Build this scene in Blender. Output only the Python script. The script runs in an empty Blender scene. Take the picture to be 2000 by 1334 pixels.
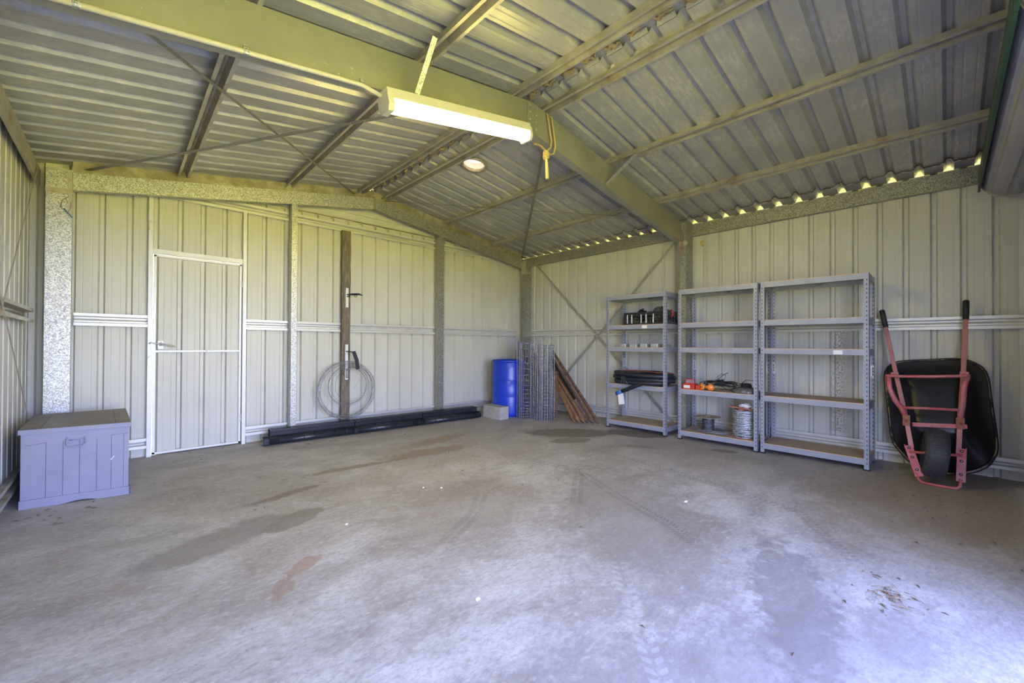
import bpy, math, random
from mathutils import Vector, Matrix
S = bpy.context.scene
COL = S.collection
rnd = random.Random(7)
PI = math.pi

# ------------------------------------------------------------------ materials
MATS = {}
class NT:
    def __init__(s, name):
        m = bpy.data.materials.new(name); m.use_nodes = True
        s.m = m; s.t = m.node_tree; s.b = s.t.nodes['Principled BSDF']
        s.tc = s.t.nodes.new('ShaderNodeTexCoord')
        s.pos = s.t.nodes.new('ShaderNodeNewGeometry').outputs['Position']
    def n(s, typ, **kw):
        nd = s.t.nodes.new(typ)
        for k, v in kw.items():
            if k in nd.inputs: s.put(nd.inputs[k], v)
            else: setattr(nd, k, v)
        return nd
    def put(s, inp, v):
        if isinstance(v, bpy.types.NodeSocket): s.t.links.new(v, inp)
        elif isinstance(v, (tuple, list)) and len(v) == 3 and inp.type == 'RGBA': inp.default_value = (*v, 1)
        else: inp.default_value = v
    def coord(s, scale=(1, 1, 1), world=False, rot=(0, 0, 0), loc=(0, 0, 0)):
        mp = s.n('ShaderNodeMapping'); s.put(mp.inputs['Vector'], s.pos if world else s.tc.outputs['Object'])
        mp.inputs['Scale'].default_value = scale; mp.inputs['Rotation'].default_value = rot; mp.inputs['Location'].default_value = loc
        return mp.outputs[0]
    def noise(s, scale, detail=4, rough=.55, vec=None, dist=0):
        nd = s.n('ShaderNodeTexNoise'); nd.inputs['Scale'].default_value = scale; nd.inputs['Detail'].default_value = detail
        nd.inputs['Roughness'].default_value = rough; nd.inputs['Distortion'].default_value = dist
        s.put(nd.inputs['Vector'], vec if vec is not None else s.pos); return nd.outputs['Fac']
    def ramp(s, fac, stops):
        nd = s.n('ShaderNodeValToRGB'); s.put(nd.inputs[0], fac); cr = nd.color_ramp
        while len(cr.elements) < len(stops): cr.elements.new(.5)
        for e, (p, c) in zip(cr.elements, stops):
            e.position = p; e.color = (*c, 1) if isinstance(c, (tuple, list)) else (c, c, c, 1)
        return nd.outputs[0]
    def mix(s, fac, a, b, mode='MIX'):
        nd = s.n('ShaderNodeMix', data_type='RGBA', blend_type=mode)
        s.put(nd.inputs[0], fac); s.put(nd.inputs[6], a); s.put(nd.inputs[7], b); return nd.outputs[2]
    def math(s, op, a, b=0, c=None):
        nd = s.n('ShaderNodeMath', operation=op); s.put(nd.inputs[0], a); s.put(nd.inputs[1], b)
        if c is not None: s.put(nd.inputs[2], c)
        return nd.outputs[0]
    def bump(s, h, strength=.3, dist=.01):
        nd = s.n('ShaderNodeBump'); nd.inputs['Strength'].default_value = strength; nd.inputs['Distance'].default_value = dist
        s.put(nd.inputs['Height'], h); s.put(s.b.inputs['Normal'], nd.outputs[0])
    def set(s, col=None, rough=None, metal=None, spec=None):
        if col is not None: s.put(s.b.inputs['Base Color'], col)
        if rough is not None: s.put(s.b.inputs['Roughness'], rough)
        if metal is not None: s.put(s.b.inputs['Metallic'], metal)
        if spec is not None: s.put(s.b.inputs['Specular IOR Level'], spec)
        return s.m

def simple(name, col, rough=.5, metal=0, var=.12, scale=12, dirt=None, spec=None, bump=0):
    """paint / plastic / metal with gentle tonal variation and optional specks of another colour"""
    n = NT(name)
    f = n.noise(scale, 4)
    c = n.ramp(f, [(.3, tuple(x * (1 - var) for x in col)), (.7, tuple(min(1, x * (1 + var)) for x in col))])
    if dirt:
        f2 = n.noise(dirt[1], 6, .7)
        c = n.mix(n.ramp(f2, [(dirt[2], 0.), (dirt[2] + dirt[3], 1.)]), c, dirt[0])
    if bump: n.bump(n.noise(scale * 6, 3), bump, .004)
    MATS[name] = n.set(c, rough, metal, spec)
    return MATS[name]

# wall cladding: cream-grey coat, faint dust and tiny specks
def mk_wall():
    n = NT('wall_sheet')
    a = n.noise(1.3, 5); b = n.noise(40, 2)
    c = n.ramp(a, [(.3, (.53, .52, .455)), (.7, (.61, .60, .53))])
    c = n.mix(n.ramp(b, [(.70, 0.), (.76, .35)]), c, (.33, .28, .20))
    st = n.noise(2.2, 6, .6, n.coord((3, 3, .5), True))
    c = n.mix(n.ramp(st, [(.62, 0.), (.8, .35)]), c, (.40, .36, .28))
    MATS['wall'] = n.set(c, .42, 0.0, .4)
mk_wall()
def mk_stainwall():
    # right wall: same sheet with one brown splash streak behind the right-hand shelf
    n = NT('wall_sheet_right')
    a = n.noise(1.3, 5); b = n.noise(40, 2)
    c = n.ramp(a, [(.3, (.53, .52, .455)), (.7, (.61, .60, .53))])
    c = n.mix(n.ramp(b, [(.70, 0.), (.76, .35)]), c, (.33, .28, .20))
    sep = n.n('ShaderNodeSeparateXYZ'); n.put(sep.inputs[0], n.pos)
    dy = n.math('ABSOLUTE', n.math('ADD', sep.outputs[1], 4.69))
    my = n.math('SUBTRACT', 1, n.math('DIVIDE', dy, .10)); my = n.math('MAXIMUM', my, 0)
    mz = n.math('MULTIPLY', n.math('LESS_THAN', sep.outputs[2], 1.35), n.math('GREATER_THAN', sep.outputs[2], .22))
    sp = n.noise(55, 4, .7)
    f = n.math('MULTIPLY', n.math('MULTIPLY', my, mz), n.ramp(sp, [(.46, 0.), (.58, 1.)]))
    c = n.mix(f, c, (.20, .16, .11))
    MATS['wallR'] = n.set(c, .42, 0.0, .4)
mk_stainwall()
# roof sheet underside: dull zinc with pale weathered patches
def mk_roof():
    n = NT('roof_sheet')
    v = n.coord((1.2, 1, 1), True)
    a = n.noise(1.6, 6, .65, v); b = n.noise(26, 6, .75, n.coord((.5, 1.6, 1), True))
    base = n.ramp(a, [(.3, (.36, .36, .36)), (.7, (.45, .445, .43))])
    m = n.math('MULTIPLY', n.ramp(a, [(.46, 0.), (.60, 1.)]), n.ramp(b, [(.50, 0.), (.54, 1.)]))
    c = n.mix(n.math('MULTIPLY', m, .6), base, (.62, .60, .56))
    MATS['roof'] = n.set(c, .38, .25)
mk_roof()
def mk_galv(name, lo, hi, scale, rough=.38, metal=.75, world=True):
    n = NT(name)
    vo = n.n('ShaderNodeTexVoronoi'); vo.inputs['Scale'].default_value = scale; n.put(vo.inputs['Vector'], n.pos)
    vo.inputs['Randomness'].default_value = 1
    sp = n.n('ShaderNodeSeparateColor'); n.put(sp.inputs[0], vo.outputs['Color'])
    f = n.math('ADD', n.math('MULTIPLY', sp.outputs[0], .75), n.math('MULTIPLY', n.noise(scale * .7, 4, .7), .3))
    c = n.ramp(f, [(.15, lo), (.9, hi)])
    dirt = n.noise(3, 6, .7)
    c = n.mix(n.ramp(dirt, [(.58, 0.), (.75, .45)]), c, (.26, .21, .13))
    r = n.math('ADD', n.math('MULTIPLY', sp.outputs[1], .3), rough - .12)
    MATS[name] = n.set(c, r, metal)
mk_galv('spangle', (.22, .22, .20), (.74, .74, .70), 165, .42, .6)
mk_galv('zinc', (.50, .50, .46), (.72, .72, .67), 60, .42, .55)
mk_galv('zincdark', (.17, .17, .15), (.52, .52, .47), 150, .45, .6)
def mk_olive():
    n = NT('rafter_steel')
    a = n.noise(2, 5); b = n.noise(30, 3, .6)
    c = n.ramp(a, [(.3, (.25, .25, .205)), (.7, (.34, .335, .275))])
    c = n.mix(n.ramp(b, [(.70, 0.), (.74, .6)]), c, (.66, .66, .55))
    MATS['olive'] = n.set(c, .42, .2)
mk_olive()
simple('purlin', (.46, .44, .385), .45, .4, .12, 8, ((.30, .22, .13), 6, .5, .25))
simple('girt', (.66, .65, .60), .4, .3, .06, 8, ((.36, .28, .18), 9, .62, .2))
simple('tan_flash', (.30, .26, .18), .5, .2, .3, 7, ((.52, .48, .38), 5, .5, .2))
simple('white_steel', (.72, .71, .66), .4, .1, .05, 9, ((.38, .29, .18), 12, .62, .12))
simple('strap', (.27, .26, .23), .5, .6, .25, 60)
simple('strap_light', (.36, .35, .30), .5, .3, .25, 60)
simple('strap_rust', (.40, .34, .27), .6, .3, .25, 40)
simple('shelf_paint', (.32, .335, .40), .42, .15, .05, 8)
simple('slot_dark', (.05, .05, .06), .8)
simple('mdf', (.42, .33, .24), .8, 0, .1, 14, ((.30, .23, .16), 4, .5, .3))
simple('mdf_edge', (.62, .42, .24), .8, 0, .1, 14)
simple('sticker', (.80, .79, .74), .5, 0, .04)
simple('trunk', (.27, .275, .36), .5, 0, .07, 6, ((.36, .36, .40), 22, .66, .06), bump=.05)
simple('trunk_top', (.225, .205, .19), .55, 0, .12, 5, ((.42, .38, .30), 16, .66, .06))
simple('trunk_line', (.10, .10, .13), .8)
simple('blue', (.012, .05, .50), .32, 0, .12, 5, ((.10, .18, .62), 25, .64, .08))
simple('blue_dark', (.01, .035, .33), .4)
simple('blue_cap', (.05, .17, .55), .4)
simple('black_plastic', (.018, .019, .022), .38, 0, .3, 12)
simple('drain', (.022, .024, .032), .33, 0, .3, 10, ((.12, .10, .08), 20, .66, .1))
simple('hose', (.016, .018, .024), .34, 0, .3, 12)
simple('hose_red', (.22, .07, .045), .5)
simple('black_steel', (.012, .013, .016), .36, .2, .25, 6, ((.06, .055, .05), 30, .68, .08))
simple('rim_rust', (.30, .21, .13), .6, .2, .35, 20, ((.02, .018, .016), 9, .48, .06))
simple('pink', (.50, .085, .10), .45, .1, .15, 7, ((.48, .23, .23), 5, .42, .25))
simple('pink_pale', (.50, .22, .215), .45, .2, .12, 9, ((.42, .10, .11), 9, .58, .15))
simple('pink_rust', (.30, .11, .07), .7, .1, .3, 30)
simple('rubber', (.045, .045, .052), .62, 0, .25, 25)
simple('grip', (.018, .018, .02), .6)
simple('bolt', (.22, .17, .14), .4, .8)
simple('wire', (.21, .22, .25), .45, .35, .25, 30)
simple('wire_coil', (.20, .205, .21), .5, .4, .25, 30)
simple('wire_bright', (.50, .52, .55), .5, .3, .25, 60)
simple('wire_dark', (.10, .11, .13), .5, .5, .4, 60)
simple('wire_rust', (.42, .22, .11), .7, .1, .3, 40)
simple('rust', (.125, .055, .035), .7, .2, .35, 20, ((.26, .13, .06), 12, .5, .2))
simple('rust_light', (.33, .18, .085), .75, .05, .3, 16, ((.10, .05, .035), 14, .55, .1))
simple('rust_brown', (.19, .115, .075), .75, .05, .3, 14, ((.07, .04, .03), 18, .52, .1))
simple('dark_iron', (.03, .03, .036), .5, .4, .3)
simple('rope', (.55, .42, .20), .85, 0, .2, 90)
simple('twine_pink', (.45, .10, .14), .8)
simple('twine_blue', (.08, .22, .36), .8)
simple('conduit', (.74, .68, .50), .45, 0, .06)
simple('batten', (.80, .74, .55), .4, 0, .04)
simple('red_box', (.52, .04, .025), .45, 0, .08)
simple('dull_box', (.20, .17, .20), .5, 0, .25, 60)
simple('orange', (.85, .24, .02), .4, 0, .06)
simple('bag_white', (.75, .73, .68), .45)
simple('bag_clear', (.14, .13, .125), .25, 0, .4, 40)
simple('reel_red', (.42, .15, .11), .6)
simple('reel_wood', (.34, .29, .23), .7, 0, .2, 20)
simple('twig', (.30, .21, .12), .85, 0, .3, 50)
simple('litter', (.17, .13, .09), .9, 0, .4, 60)
simple('chip_white', (.82, .82, .80), .5)
simple('vent_metal', (.78, .70, .58), .3, .3, .08)
simple('foam_stain', (.32, .25, .13), .9, 0, .35, 14)
simple('red_bag', (.35, .05, .03), .5)
simple('drum_steel', (.36, .355, .37), .42, .3, .1, 3, ((.20, .15, .10), 14, .62, .12))
simple('green_edge', (.02, .055, .035), .5, 0, .2)
simple('brass', (.62, .48, .22), .35, .7)
simple('outside_concrete', (.36, .35, .33), .85, 0, .12, 3)
simple('outside_grass', (.27, .255, .025), .9, 0, .25, 2)

def mk_wood():
    n = NT('board_wood')
    g = n.noise(7, 6, .7, n.coord((9, 9, .8), True), 1.2)
    c = n.ramp(g, [(.3, (.07, .055, .038)), (.5, (.16, .13, .095)), (.72, (.30, .26, .20))])
    n.bump(g, .5, .006)
    MATS['board'] = n.set(c, .8)
mk_wood()
def mk_block():
    n = NT('concrete_block')
    a = n.noise(30, 5, .7)
    c = n.ramp(a, [(.3, (.33, .32, .29)), (.65, (.47, .46, .42))])
    n.bump(n.noise(90, 3), .5, .006); MATS['block'] = n.set(c, .9)
mk_block()
def mk_hose():
    n = NT('ribbed_hose')
    w = n.noise(160, 2)
    n.bump(w, .5, .004)
    MATS['hose'] = n.set((.016, .019, .027), .38)
mk_hose()
def emit(name, col, st):
    m = bpy.data.materials.new(name); m.use_nodes = True
    b = m.node_tree.nodes['Principled BSDF']
    b.inputs['Base Color'].default_value = (*col, 1); b.inputs['Emission Color'].default_value = (*col, 1)
    b.inputs['Emission Strength'].default_value = st; MATS[name] = m
emit('tube_glow', (1.0, .83, .22), 52)

def mk_floor():
    n = NT('floor_concrete')
    P = n.pos
    big = n.noise(.55, 6, .6, dist=.6)
    mid = n.noise(2.2, 8, .68, n.coord((1, 1.5, 1), True, (0, 0, .7)), .5)
    fine = n.noise(45, 4, .7); grit = n.noise(240, 2, .6)
    c = n.ramp(mid, [(.32, (.27, .25, .235)), (.47, (.40, .39, .385)), (.53, (.46, .455, .455)), (.68, (.58, .58, .59))])
    c = n.mix(n.ramp(big, [(.38, .55), (.58, 0.)]), c, (.27, .235, .205))
    st = n.noise(6, 8, .75, n.coord((1, 3.2, 1), True, (0, 0, .75)), .8)
    c = n.mix(n.ramp(st, [(.56, 0.), (.66, .45)]), c, (.24, .205, .18))
    st2 = n.noise(7, 8, .75, n.coord((1, 2.6, 1), True, (0, 0, -.4), (3, 1, 0)), .8)
    c = n.mix(n.ramp(st2, [(.56, 0.), (.68, .5)]), c, (.56, .56, .57))
    fs = n.noise(24, 7, .8, n.coord((1, 2.2, 1), True, (0, 0, .6)))
    c = n.mix(n.ramp(fs, [(.50, 0.), (.60, .5)]), c, (.23, .195, .165))
    fs2 = n.noise(19, 7, .8, n.coord((1, 1.8, 1), True, (0, 0, .9), (5, 2, 0)))
    c = n.mix(n.ramp(fs2, [(.52, 0.), (.62, .5)]), c, (.58, .58, .60))
    c = n.mix(n.ramp(fine, [(.35, .30), (.55, 0.)]), c, (.22, .20, .18))
    sp_ = n.noise(70, 2, .5); c = n.mix(n.ramp(sp_, [(.70, 0.), (.74, .6)]), c, (.14, .115, .09))
    c = n.mix(n.math('MULTIPLY', grit, .15), c, (.60, .59, .57))
    sep = n.n('ShaderNodeSeparateXYZ'); n.put(sep.inputs[0], P)
    wob = n.math('MULTIPLY', n.math('SUBTRACT', n.noise(11, 6, .7), .5), 1.6)
    def ell(cx, cy, rx, ry, ang, col, amt, soft=.25, rag=1.0):
        nonlocal c
        vt = n.n('ShaderNodeVectorMath', operation='SUBTRACT'); n.put(vt.inputs[0], P); vt.inputs[1].default_value = (cx, cy, 0)
        vr = n.n('ShaderNodeVectorRotate', rotation_type='Z_AXIS'); n.put(vr.inputs[0], vt.outputs[0]); vr.inputs['Angle'].default_value = -ang
        vs = n.n('ShaderNodeVectorMath', operation='MULTIPLY'); n.put(vs.inputs[0], vr.outputs[0]); vs.inputs[1].default_value = (2 / rx, 2 / ry, 0)
        ln = n.n('ShaderNodeVectorMath', operation='LENGTH'); n.put(ln.inputs[0], vs.outputs[0])
        d = n.math('ADD', n.math('MULTIPLY', ln.outputs['Value'], .5), n.math('MULTIPLY', wob, rag * .5))
        f = n.ramp(d, [(.5 - soft * .5, amt), (.5 + soft * .5, 0.)])
        # ramp domain 0..1 : scale distance by half so that 1.0 sits at .5
        for l in list(n.t.links):
            pass
        c = n.mix(f, c, col)
    D = (.19, .165, .14)
    ell(-1.30, -2.15, 1.1, .50, -.75, (.19, .165, .135), .85, .06, .5)      # damp patch before the shelves
    ell(-1.62, -2.42, .5, .26, -.5, (.20, .175, .145), .7, .06, .7)
    ell(-.72, -2.75, .75, .4, -1.2, (.15, .13, .11), .85, .06, .6)
    ell(-.80, -3.84, .26, .14, -1.2, D, .8, .08, .6)
    ell(-1.30, -3.1, .30, .16, -1.0, D, .35, .08, .6)
    ell(-4.79, -3.22, .20, .10, .5, (.34, .23, .18), .65, .10, 1.2)         # rusty blot
    ell(-4.93, -3.37, .20, .09, 1.1, (.31, .21, .17), .55, .10, 1.3)
    ell(-4.66, -2.60, .40, .2, .5, D, .6, .1, .7)
    ell(-5.08, -2.62, .8, .30, .35, (.20, .185, .175), .6, .2, .7)
    ell(-4.57, -2.08, .55, .09, .25, (.13, .09, .06), .55, .25, 2.2)
    ell(-3.9, -1.75, .9, .10, -.1, (.20, .135, .085), .6, .25, 1.8)
    ell(-3.1, -1.75, 1.0, .25, -.1, (.24, .165, .11), .6, .25, 1.6)
    ell(-2.75, -1.35, .9, .25, .2, (.27, .185, .13), .6, .25, 1.6)
    ell(-3.0, -4.0, 2.2, .9, .75, (.20, .18, .165), .5, .3, 1.2)
    ell(-3.75, -3.2, 1.3, .9, .4, (.225, .195, .175), .5, .4, 1.2)
    ell(-3.9, -5.0, 2.0, .5, -.55, (.21, .20, .195), .5, .3, 1.4)
    ell(-3.3, -5.0, 1.2, .30, .35, (.18, .165, .16), .6, .2, 1.6)
    ell(-1.2, -5.45, 2.4, 1.2, -.3, (.26, .19, .10), .55, .3, .9)  # door-jamb shade painted as brown into the floor colour
    # tyre tracks: chains of short bars along a polyline
    def track(pts, w, col, amt, pitch=.028, seed=0):
        nonlocal c
        for (x0, y0), (x1, y1) in zip(pts[:-1], pts[1:]):
            L = math.hypot(x1 - x0, y1 - y0); a = math.atan2(y1 - y0, x1 - x0)
            vt = n.n('ShaderNodeVectorMath', operation='SUBTRACT'); n.put(vt.inputs[0], P); vt.inputs[1].default_value = (x0, y0, 0)
            vr = n.n('ShaderNodeVectorRotate', rotation_type='Z_AXIS'); n.put(vr.inputs[0], vt.outputs[0]); vr.inputs['Angle'].default_value = -a
            sp = n.n('ShaderNodeSeparateXYZ'); n.put(sp.inputs[0], vr.outputs[0])
            along = n.math('MULTIPLY', n.math('GREATER_THAN', sp.outputs[0], 0), n.math('LESS_THAN', sp.outputs[0], L))
            ay = n.math('ABSOLUTE', sp.outputs[1])
            inw = n.math('LESS_THAN', ay, w)
            zig = n.math('ADD', sp.outputs[0], n.math('MULTIPLY', ay, .5))
            bars = n.math('LESS_THAN', n.math('MODULO', n.math('ADD', zig, 10), pitch), pitch * .5)
            gap = n.math('GREATER_THAN', ay, w * .18)
            f = n.math('MULTIPLY', n.math('MULTIPLY', along, inw), n.math('MULTIPLY', bars, gap))
            f = n.math('MULTIPLY', f, n.ramp(fine2, [(.34, 0.), (.5, amt)]))
            c = n.mix(f, c, col)
    fine2 = n.noise(9, 5, .7)
    T = (.09, .085, .085)
    track([(-2.55, -2.62), (-2.50, -3.21), (-2.765, -3.744), (-2.957, -4.242), (-3.10, -4.5)], .045, T, .45)
    track([(-2.45, -3.15), (-2.62, -3.30), (-3.139, -3.671)], .045, T, .4, .02)
    track([(-1.75, -2.72), (-1.857, -3.703), (-2.05, -4.406), (-2.137, -4.782), (-2.7, -5.15)], .035, (.18, .16, .14), .45, .04)
    track([(-3.50, -3.06), (-3.739, -3.297), (-4.135, -3.516)], .05, T, .35, .012)
    track([(-3.25, -3.0), (-3.45, -3.1)], .03, T, .35, .012)
    track([(-3.6, -4.3), (-3.913, -4.576), (-4.3, -4.95)], .04, (.56, .56, .58), .25, .05)
    h = n.math('ADD', n.math('MULTIPLY', fine, .6), n.math('MULTIPLY', mid, 1.0))
    n.bump(h, .25, .006)
    r = n.ramp(mid, [(.3, .52), (.7, .75)])
    MATS['floor'] = n.set(c, r, 0, .4)
mk_floor()

# ------------------------------------------------------------------ mesh builder
class MB:
    def __init__(s): s.v = []; s.f = []; s.mi = []; s.sm = []; s.cur = 0; s.smooth = False
    def add(s, vs, fs):
        o = len(s.v); s.v += [tuple(v) for v in vs]
        for f in fs: s.f.append([i + o for i in f]); s.mi.append(s.cur); s.sm.append(s.smooth)
        return s
    def box(s, a, b):
        (x0, y0, z0), (x1, y1, z1) = [min(p, q) for p, q in zip(a, b)], [max(p, q) for p, q in zip(a, b)]
        return s.add([(x0,y0,z0),(x1,y0,z0),(x1,y1,z0),(x0,y1,z0),(x0,y0,z1),(x1,y0,z1),(x1,y1,z1),(x0,y1,z1)],
                     [(0,3,2,1),(4,5,6,7),(0,1,5,4),(1,2,6,5),(2,3,7,6),(3,0,4,7)])
    def bar(s, p, q, w, h, up=(0, 0, 1), taper=1.0):
        p, q = Vector(p), Vector(q); d = (q - p).normalized(); u = Vector(up)
        a = d.cross(u); a = a.normalized() if a.length > 1e-5 else Vector((1, 0, 0)); b = a.cross(d).normalized()
        vs = []
        for c, k in ((p, 1), (q, taper)):
            for sx, sy in ((-1,-1),(1,-1),(1,1),(-1,1)): vs.append(c + a * (sx * w / 2 * k) + b * (sy * h / 2 * k))
        return s.add(vs, [(0,3,2,1),(4,5,6,7),(0,1,5,4),(1,2,6,5),(2,3,7,6),(3,0,4,7)])
    def tube(s, pts, r, n=6, closed=False, rads=None, cap=True):
        pts = [Vector(p) for p in pts]; N = len(pts); vs = []; fs = []
        prev = None
        for i, p in enumerate(pts):
            if closed: t = pts[(i + 1) % N] - pts[i - 1]
            else: t = pts[min(i + 1, N - 1)] - pts[max(i - 1, 0)]
            t = t.normalized() if t.length > 1e-9 else Vector((0, 0, 1))
            if prev is None:
                a = t.cross(Vector((0, 0, 1)));
                if a.length < 1e-3: a = t.cross(Vector((1, 0, 0)))
                a.normalize()
            else:
                a = prev - t * prev.dot(t)
                if a.length < 1e-6: a = t.cross(Vector((0, 1, 0)))
                a.normalize()
            prev = a; b = t.cross(a); rr = rads[i] if rads else r
            for k in range(n):
                an = 2 * PI * k / n + PI / n; vs.append(p + a * (math.cos(an) * rr) + b * (math.sin(an) * rr))
        for i in range(N if closed else N - 1):
            j = (i + 1) % N
            for k in range(n):
                l = (k + 1) % n; fs.append((i * n + k, j * n + k, j * n + l, i * n + l))
        if not closed and cap: fs += [tuple(range(n))[::1], tuple(range((N - 1) * n, N * n))[::-1]]
        return s.add(vs, fs)
    def lathe(s, prof, c, n=32, axis='z', M=None, caps=True):
        vs = []; fs = []
        for r, h in prof:
            for k in range(n):
                a = 2 * PI * k / n; x, y = r * math.cos(a), r * math.sin(a)
                p = Vector({'z': (x, y, h), 'x': (h, x, y), 'y': (x, h, y)}[axis])
                if M is not None: p = M @ p
                vs.append(p + Vector(c))
        for i in range(len(prof) - 1):
            for k in range(n):
                l = (k + 1) % n; fs.append((i * n + k, i * n + l, (i + 1) * n + l, (i + 1) * n + k))
        if caps: fs += [tuple(range(n))[::-1], tuple(range((len(prof) - 1) * n, len(prof) * n))]
        return s.add(vs, fs)
    def prism(s, poly, d):
        n = len(poly); d = Vector(d); P = [Vector(p) for p in poly]
        return s.add(P + [p + d for p in P], [tuple(range(n))[::-1], tuple(range(n, 2 * n))] + [(i, (i + 1) % n, n + (i + 1) % n, n + i) for i in range(n)])
    def sweep(s, prof, path, ax, ay, th=0):
        """open profile [(a,b)] swept between two 3D points, ax/ay = directions of a and b"""
        ax, ay = Vector(ax), Vector(ay); vs = []; m = len(prof)
        for p in path:
            for a, b in prof: vs.append(Vector(p) + ax * a + ay * b)
        fs = []
        for i in range(len(path) - 1):
            for k in range(m - 1): fs.append((i * m + k, i * m + k + 1, (i + 1) * m + k + 1, (i + 1) * m + k))
        return s.add(vs, fs)
    def build(s, name, mats, parent=None, thick=0, loc=None, smooth=None, off=0, bevel=0):
        if isinstance(mats, str): mats = [mats]
        V = s.v
        if parent is not None: o = Vector(world_loc(parent))
        elif loc is not None: o = Vector(loc)
        else:
            xs, ys, zs = zip(*V); o = Vector(((min(xs) + max(xs)) / 2, (min(ys) + max(ys)) / 2, min(zs)))
        me = bpy.data.meshes.new(name); me.from_pydata([tuple(Vector(v) - o) for v in V], [], s.f)
        for m in mats: me.materials.append(MATS[m])
        sm = s.sm if smooth is None else [smooth] * len(s.f)
        me.polygons.foreach_set('material_index', s.mi); me.polygons.foreach_set('use_smooth', sm); me.update()
        ob = bpy.data.objects.new(name, me); COL.objects.link(ob)
        if parent is not None: ob.parent = parent
        else: ob.location = o
        if thick:
            md = ob.modifiers.new('thickness', 'SOLIDIFY'); md.thickness = thick; md.offset = off
        if bevel:
            md = ob.modifiers.new('bevel', 'BEVEL'); md.width = bevel; md.segments = 2; md.limit_method = 'ANGLE'
        return ob
def world_loc(o):
    l = Vector(o.location)
    while o.parent: o = o.parent; l += Vector(o.location)
    return l
def tag(o, label, cat, group=None, kind=None):
    o['label'] = label; o['category'] = cat
    if group: o['group'] = group
    if kind: o['kind'] = kind
    return o
def empty(name, loc, label, cat, group=None, kind=None):
    o = bpy.data.objects.new(name, None); COL.objects.link(o); o.location = loc; o.empty_display_size = .1
    return tag(o, label, cat, group, kind)

# ------------------------------------------------------------------ dimensions (metres); x right, y back, z up
XL, XR, YB, YF = -6.06, 0.0, 0.0, -6.0
RX = -3.02
def roofz(x): return 3.20 - (.165 if x < RX else .15) * abs(x - RX)
def rib_profile(a0, a1, phase, pitch=.1912, h=.031, swage=True, wb=.026, wt=.014):
    """list of (a, depth) with trapezoid ribs centred on phase + k*pitch and two faint swages per pan"""
    pts = [(a0, 0.)]
    k = math.ceil((a0 - phase) / pitch - .5)
    while True:
        c = phase + k * pitch
        seq = [(c - wb, 0), (c - wt, h), (c + wt, h), (c + wb, 0)]
        if swage:
            for q in (.34, .66):
                d = c + pitch * q; seq += [(d - .006, 0), (d, .0012), (d + .006, 0)]
        if c - wb > a1: break
        for a, b in seq:
            if a0 < a < a1: pts.append((a, b))
        k += 1
    pts.append((a1, 0.)); return pts

# ---- floor, outside
tag(MB().box((XL - .1, YF - .05, -.12), (XR + .1, YB + .1, 0)).build('floor', 'floor'), 'worn grey concrete slab floor of the shed', 'floor', kind='structure')
tag(MB().box((XL - 1.5, YF - 1.3, -.14), (XR + 1.5, YF - .052, -.02)).build('driveway', 'outside_concrete'), 'pale concrete apron outside the open roller door', 'driveway', kind='structure')
tag(MB().box((-45, -60, -.35), (40, 35, -.145)).build('lawn', 'outside_grass'), 'sunlit green lawn beyond the shed front', 'lawn', kind='structure')

# ---- walls
def sheet(mb, prof, p0, p1, ax, ay): mb.sweep(prof, [p0, p1], ax, ay)
mb = MB()
ph = -4.27
def back(x0, x1, z0, z1): sheet(mb, [(a, b) for a, b in rib_profile(x0, x1, ph, .192)], (0, 0, z0), (0, 0, z1), (1, 0, 0), (0, 1, 0))
back(XL, -5.262, -.01, 2.76); back(-5.262, -4.49, 2.03, 2.76); back(-4.49, XR, -.01, 2.76)
mb.build('wall_back', 'wall', thick=.0015)
o = bpy.data.objects['wall_back']; tag(o, 'cream ribbed steel back wall with the hinged door', 'wall', kind='structure')
mb = MB(); sheet(mb, rib_profile(YF, YB, -3.507 - .003, .1885), (0, 0, -.01), (0, 0, 2.735), (0, 1, 0), (1, 0, 0))
tag(mb.build('wall_right', 'wallR', thick=.0015), 'cream ribbed steel wall behind the shelves and barrow', 'wall', kind='structure')
mb = MB(); sheet(mb, rib_profile(YF, YB, -3.507, .1885), (XL, 0, -.01), (XL, 0, 2.72), (0, 1, 0), (-1, 0, 0))
tag(mb.build('wall_left', 'wall', thick=.0015), 'cream ribbed steel wall at the left edge', 'wall', kind='structure')
# gable sheet above the lapped wall sheets, brown stained lower lip
mb = MB()
zb = 2.765
poly = [(XL, -.004, zb), (RX - 2.9, -.004, zb), (XR, -.004, zb), (XR, -.004, zb + .002), (RX + 2.75, -.004, roofz(RX + 2.75)), (RX, -.004, roofz(RX)), (RX - 2.75, -.004, roofz(RX - 2.75)), (XL, -.004, zb + .002)]
mb.prism(poly, (0, .006, 0)); mb.cur = 1; mb.box((XL, -.012, zb - .006), (XR, -.004, zb + .004))
mb.cur = 0; mb.box((XL, -.003, zb - .012), (XR, .045, zb - .004)); mb.sweep([(0, 0), (.014, -.006), (.028, 0)], [(-5.0, -.005, 2.84), (-1.0, -.005, 2.84)], (0, 0, 1), (0, 1, 0))  # box is a closing strip added to block daylight through the rib tops
tag(mb.build('trim_1', ['wall', 'tan_flash']), 'flat cream gable sheet above the ribbed back wall', 'gable sheet', kind='structure')
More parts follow.
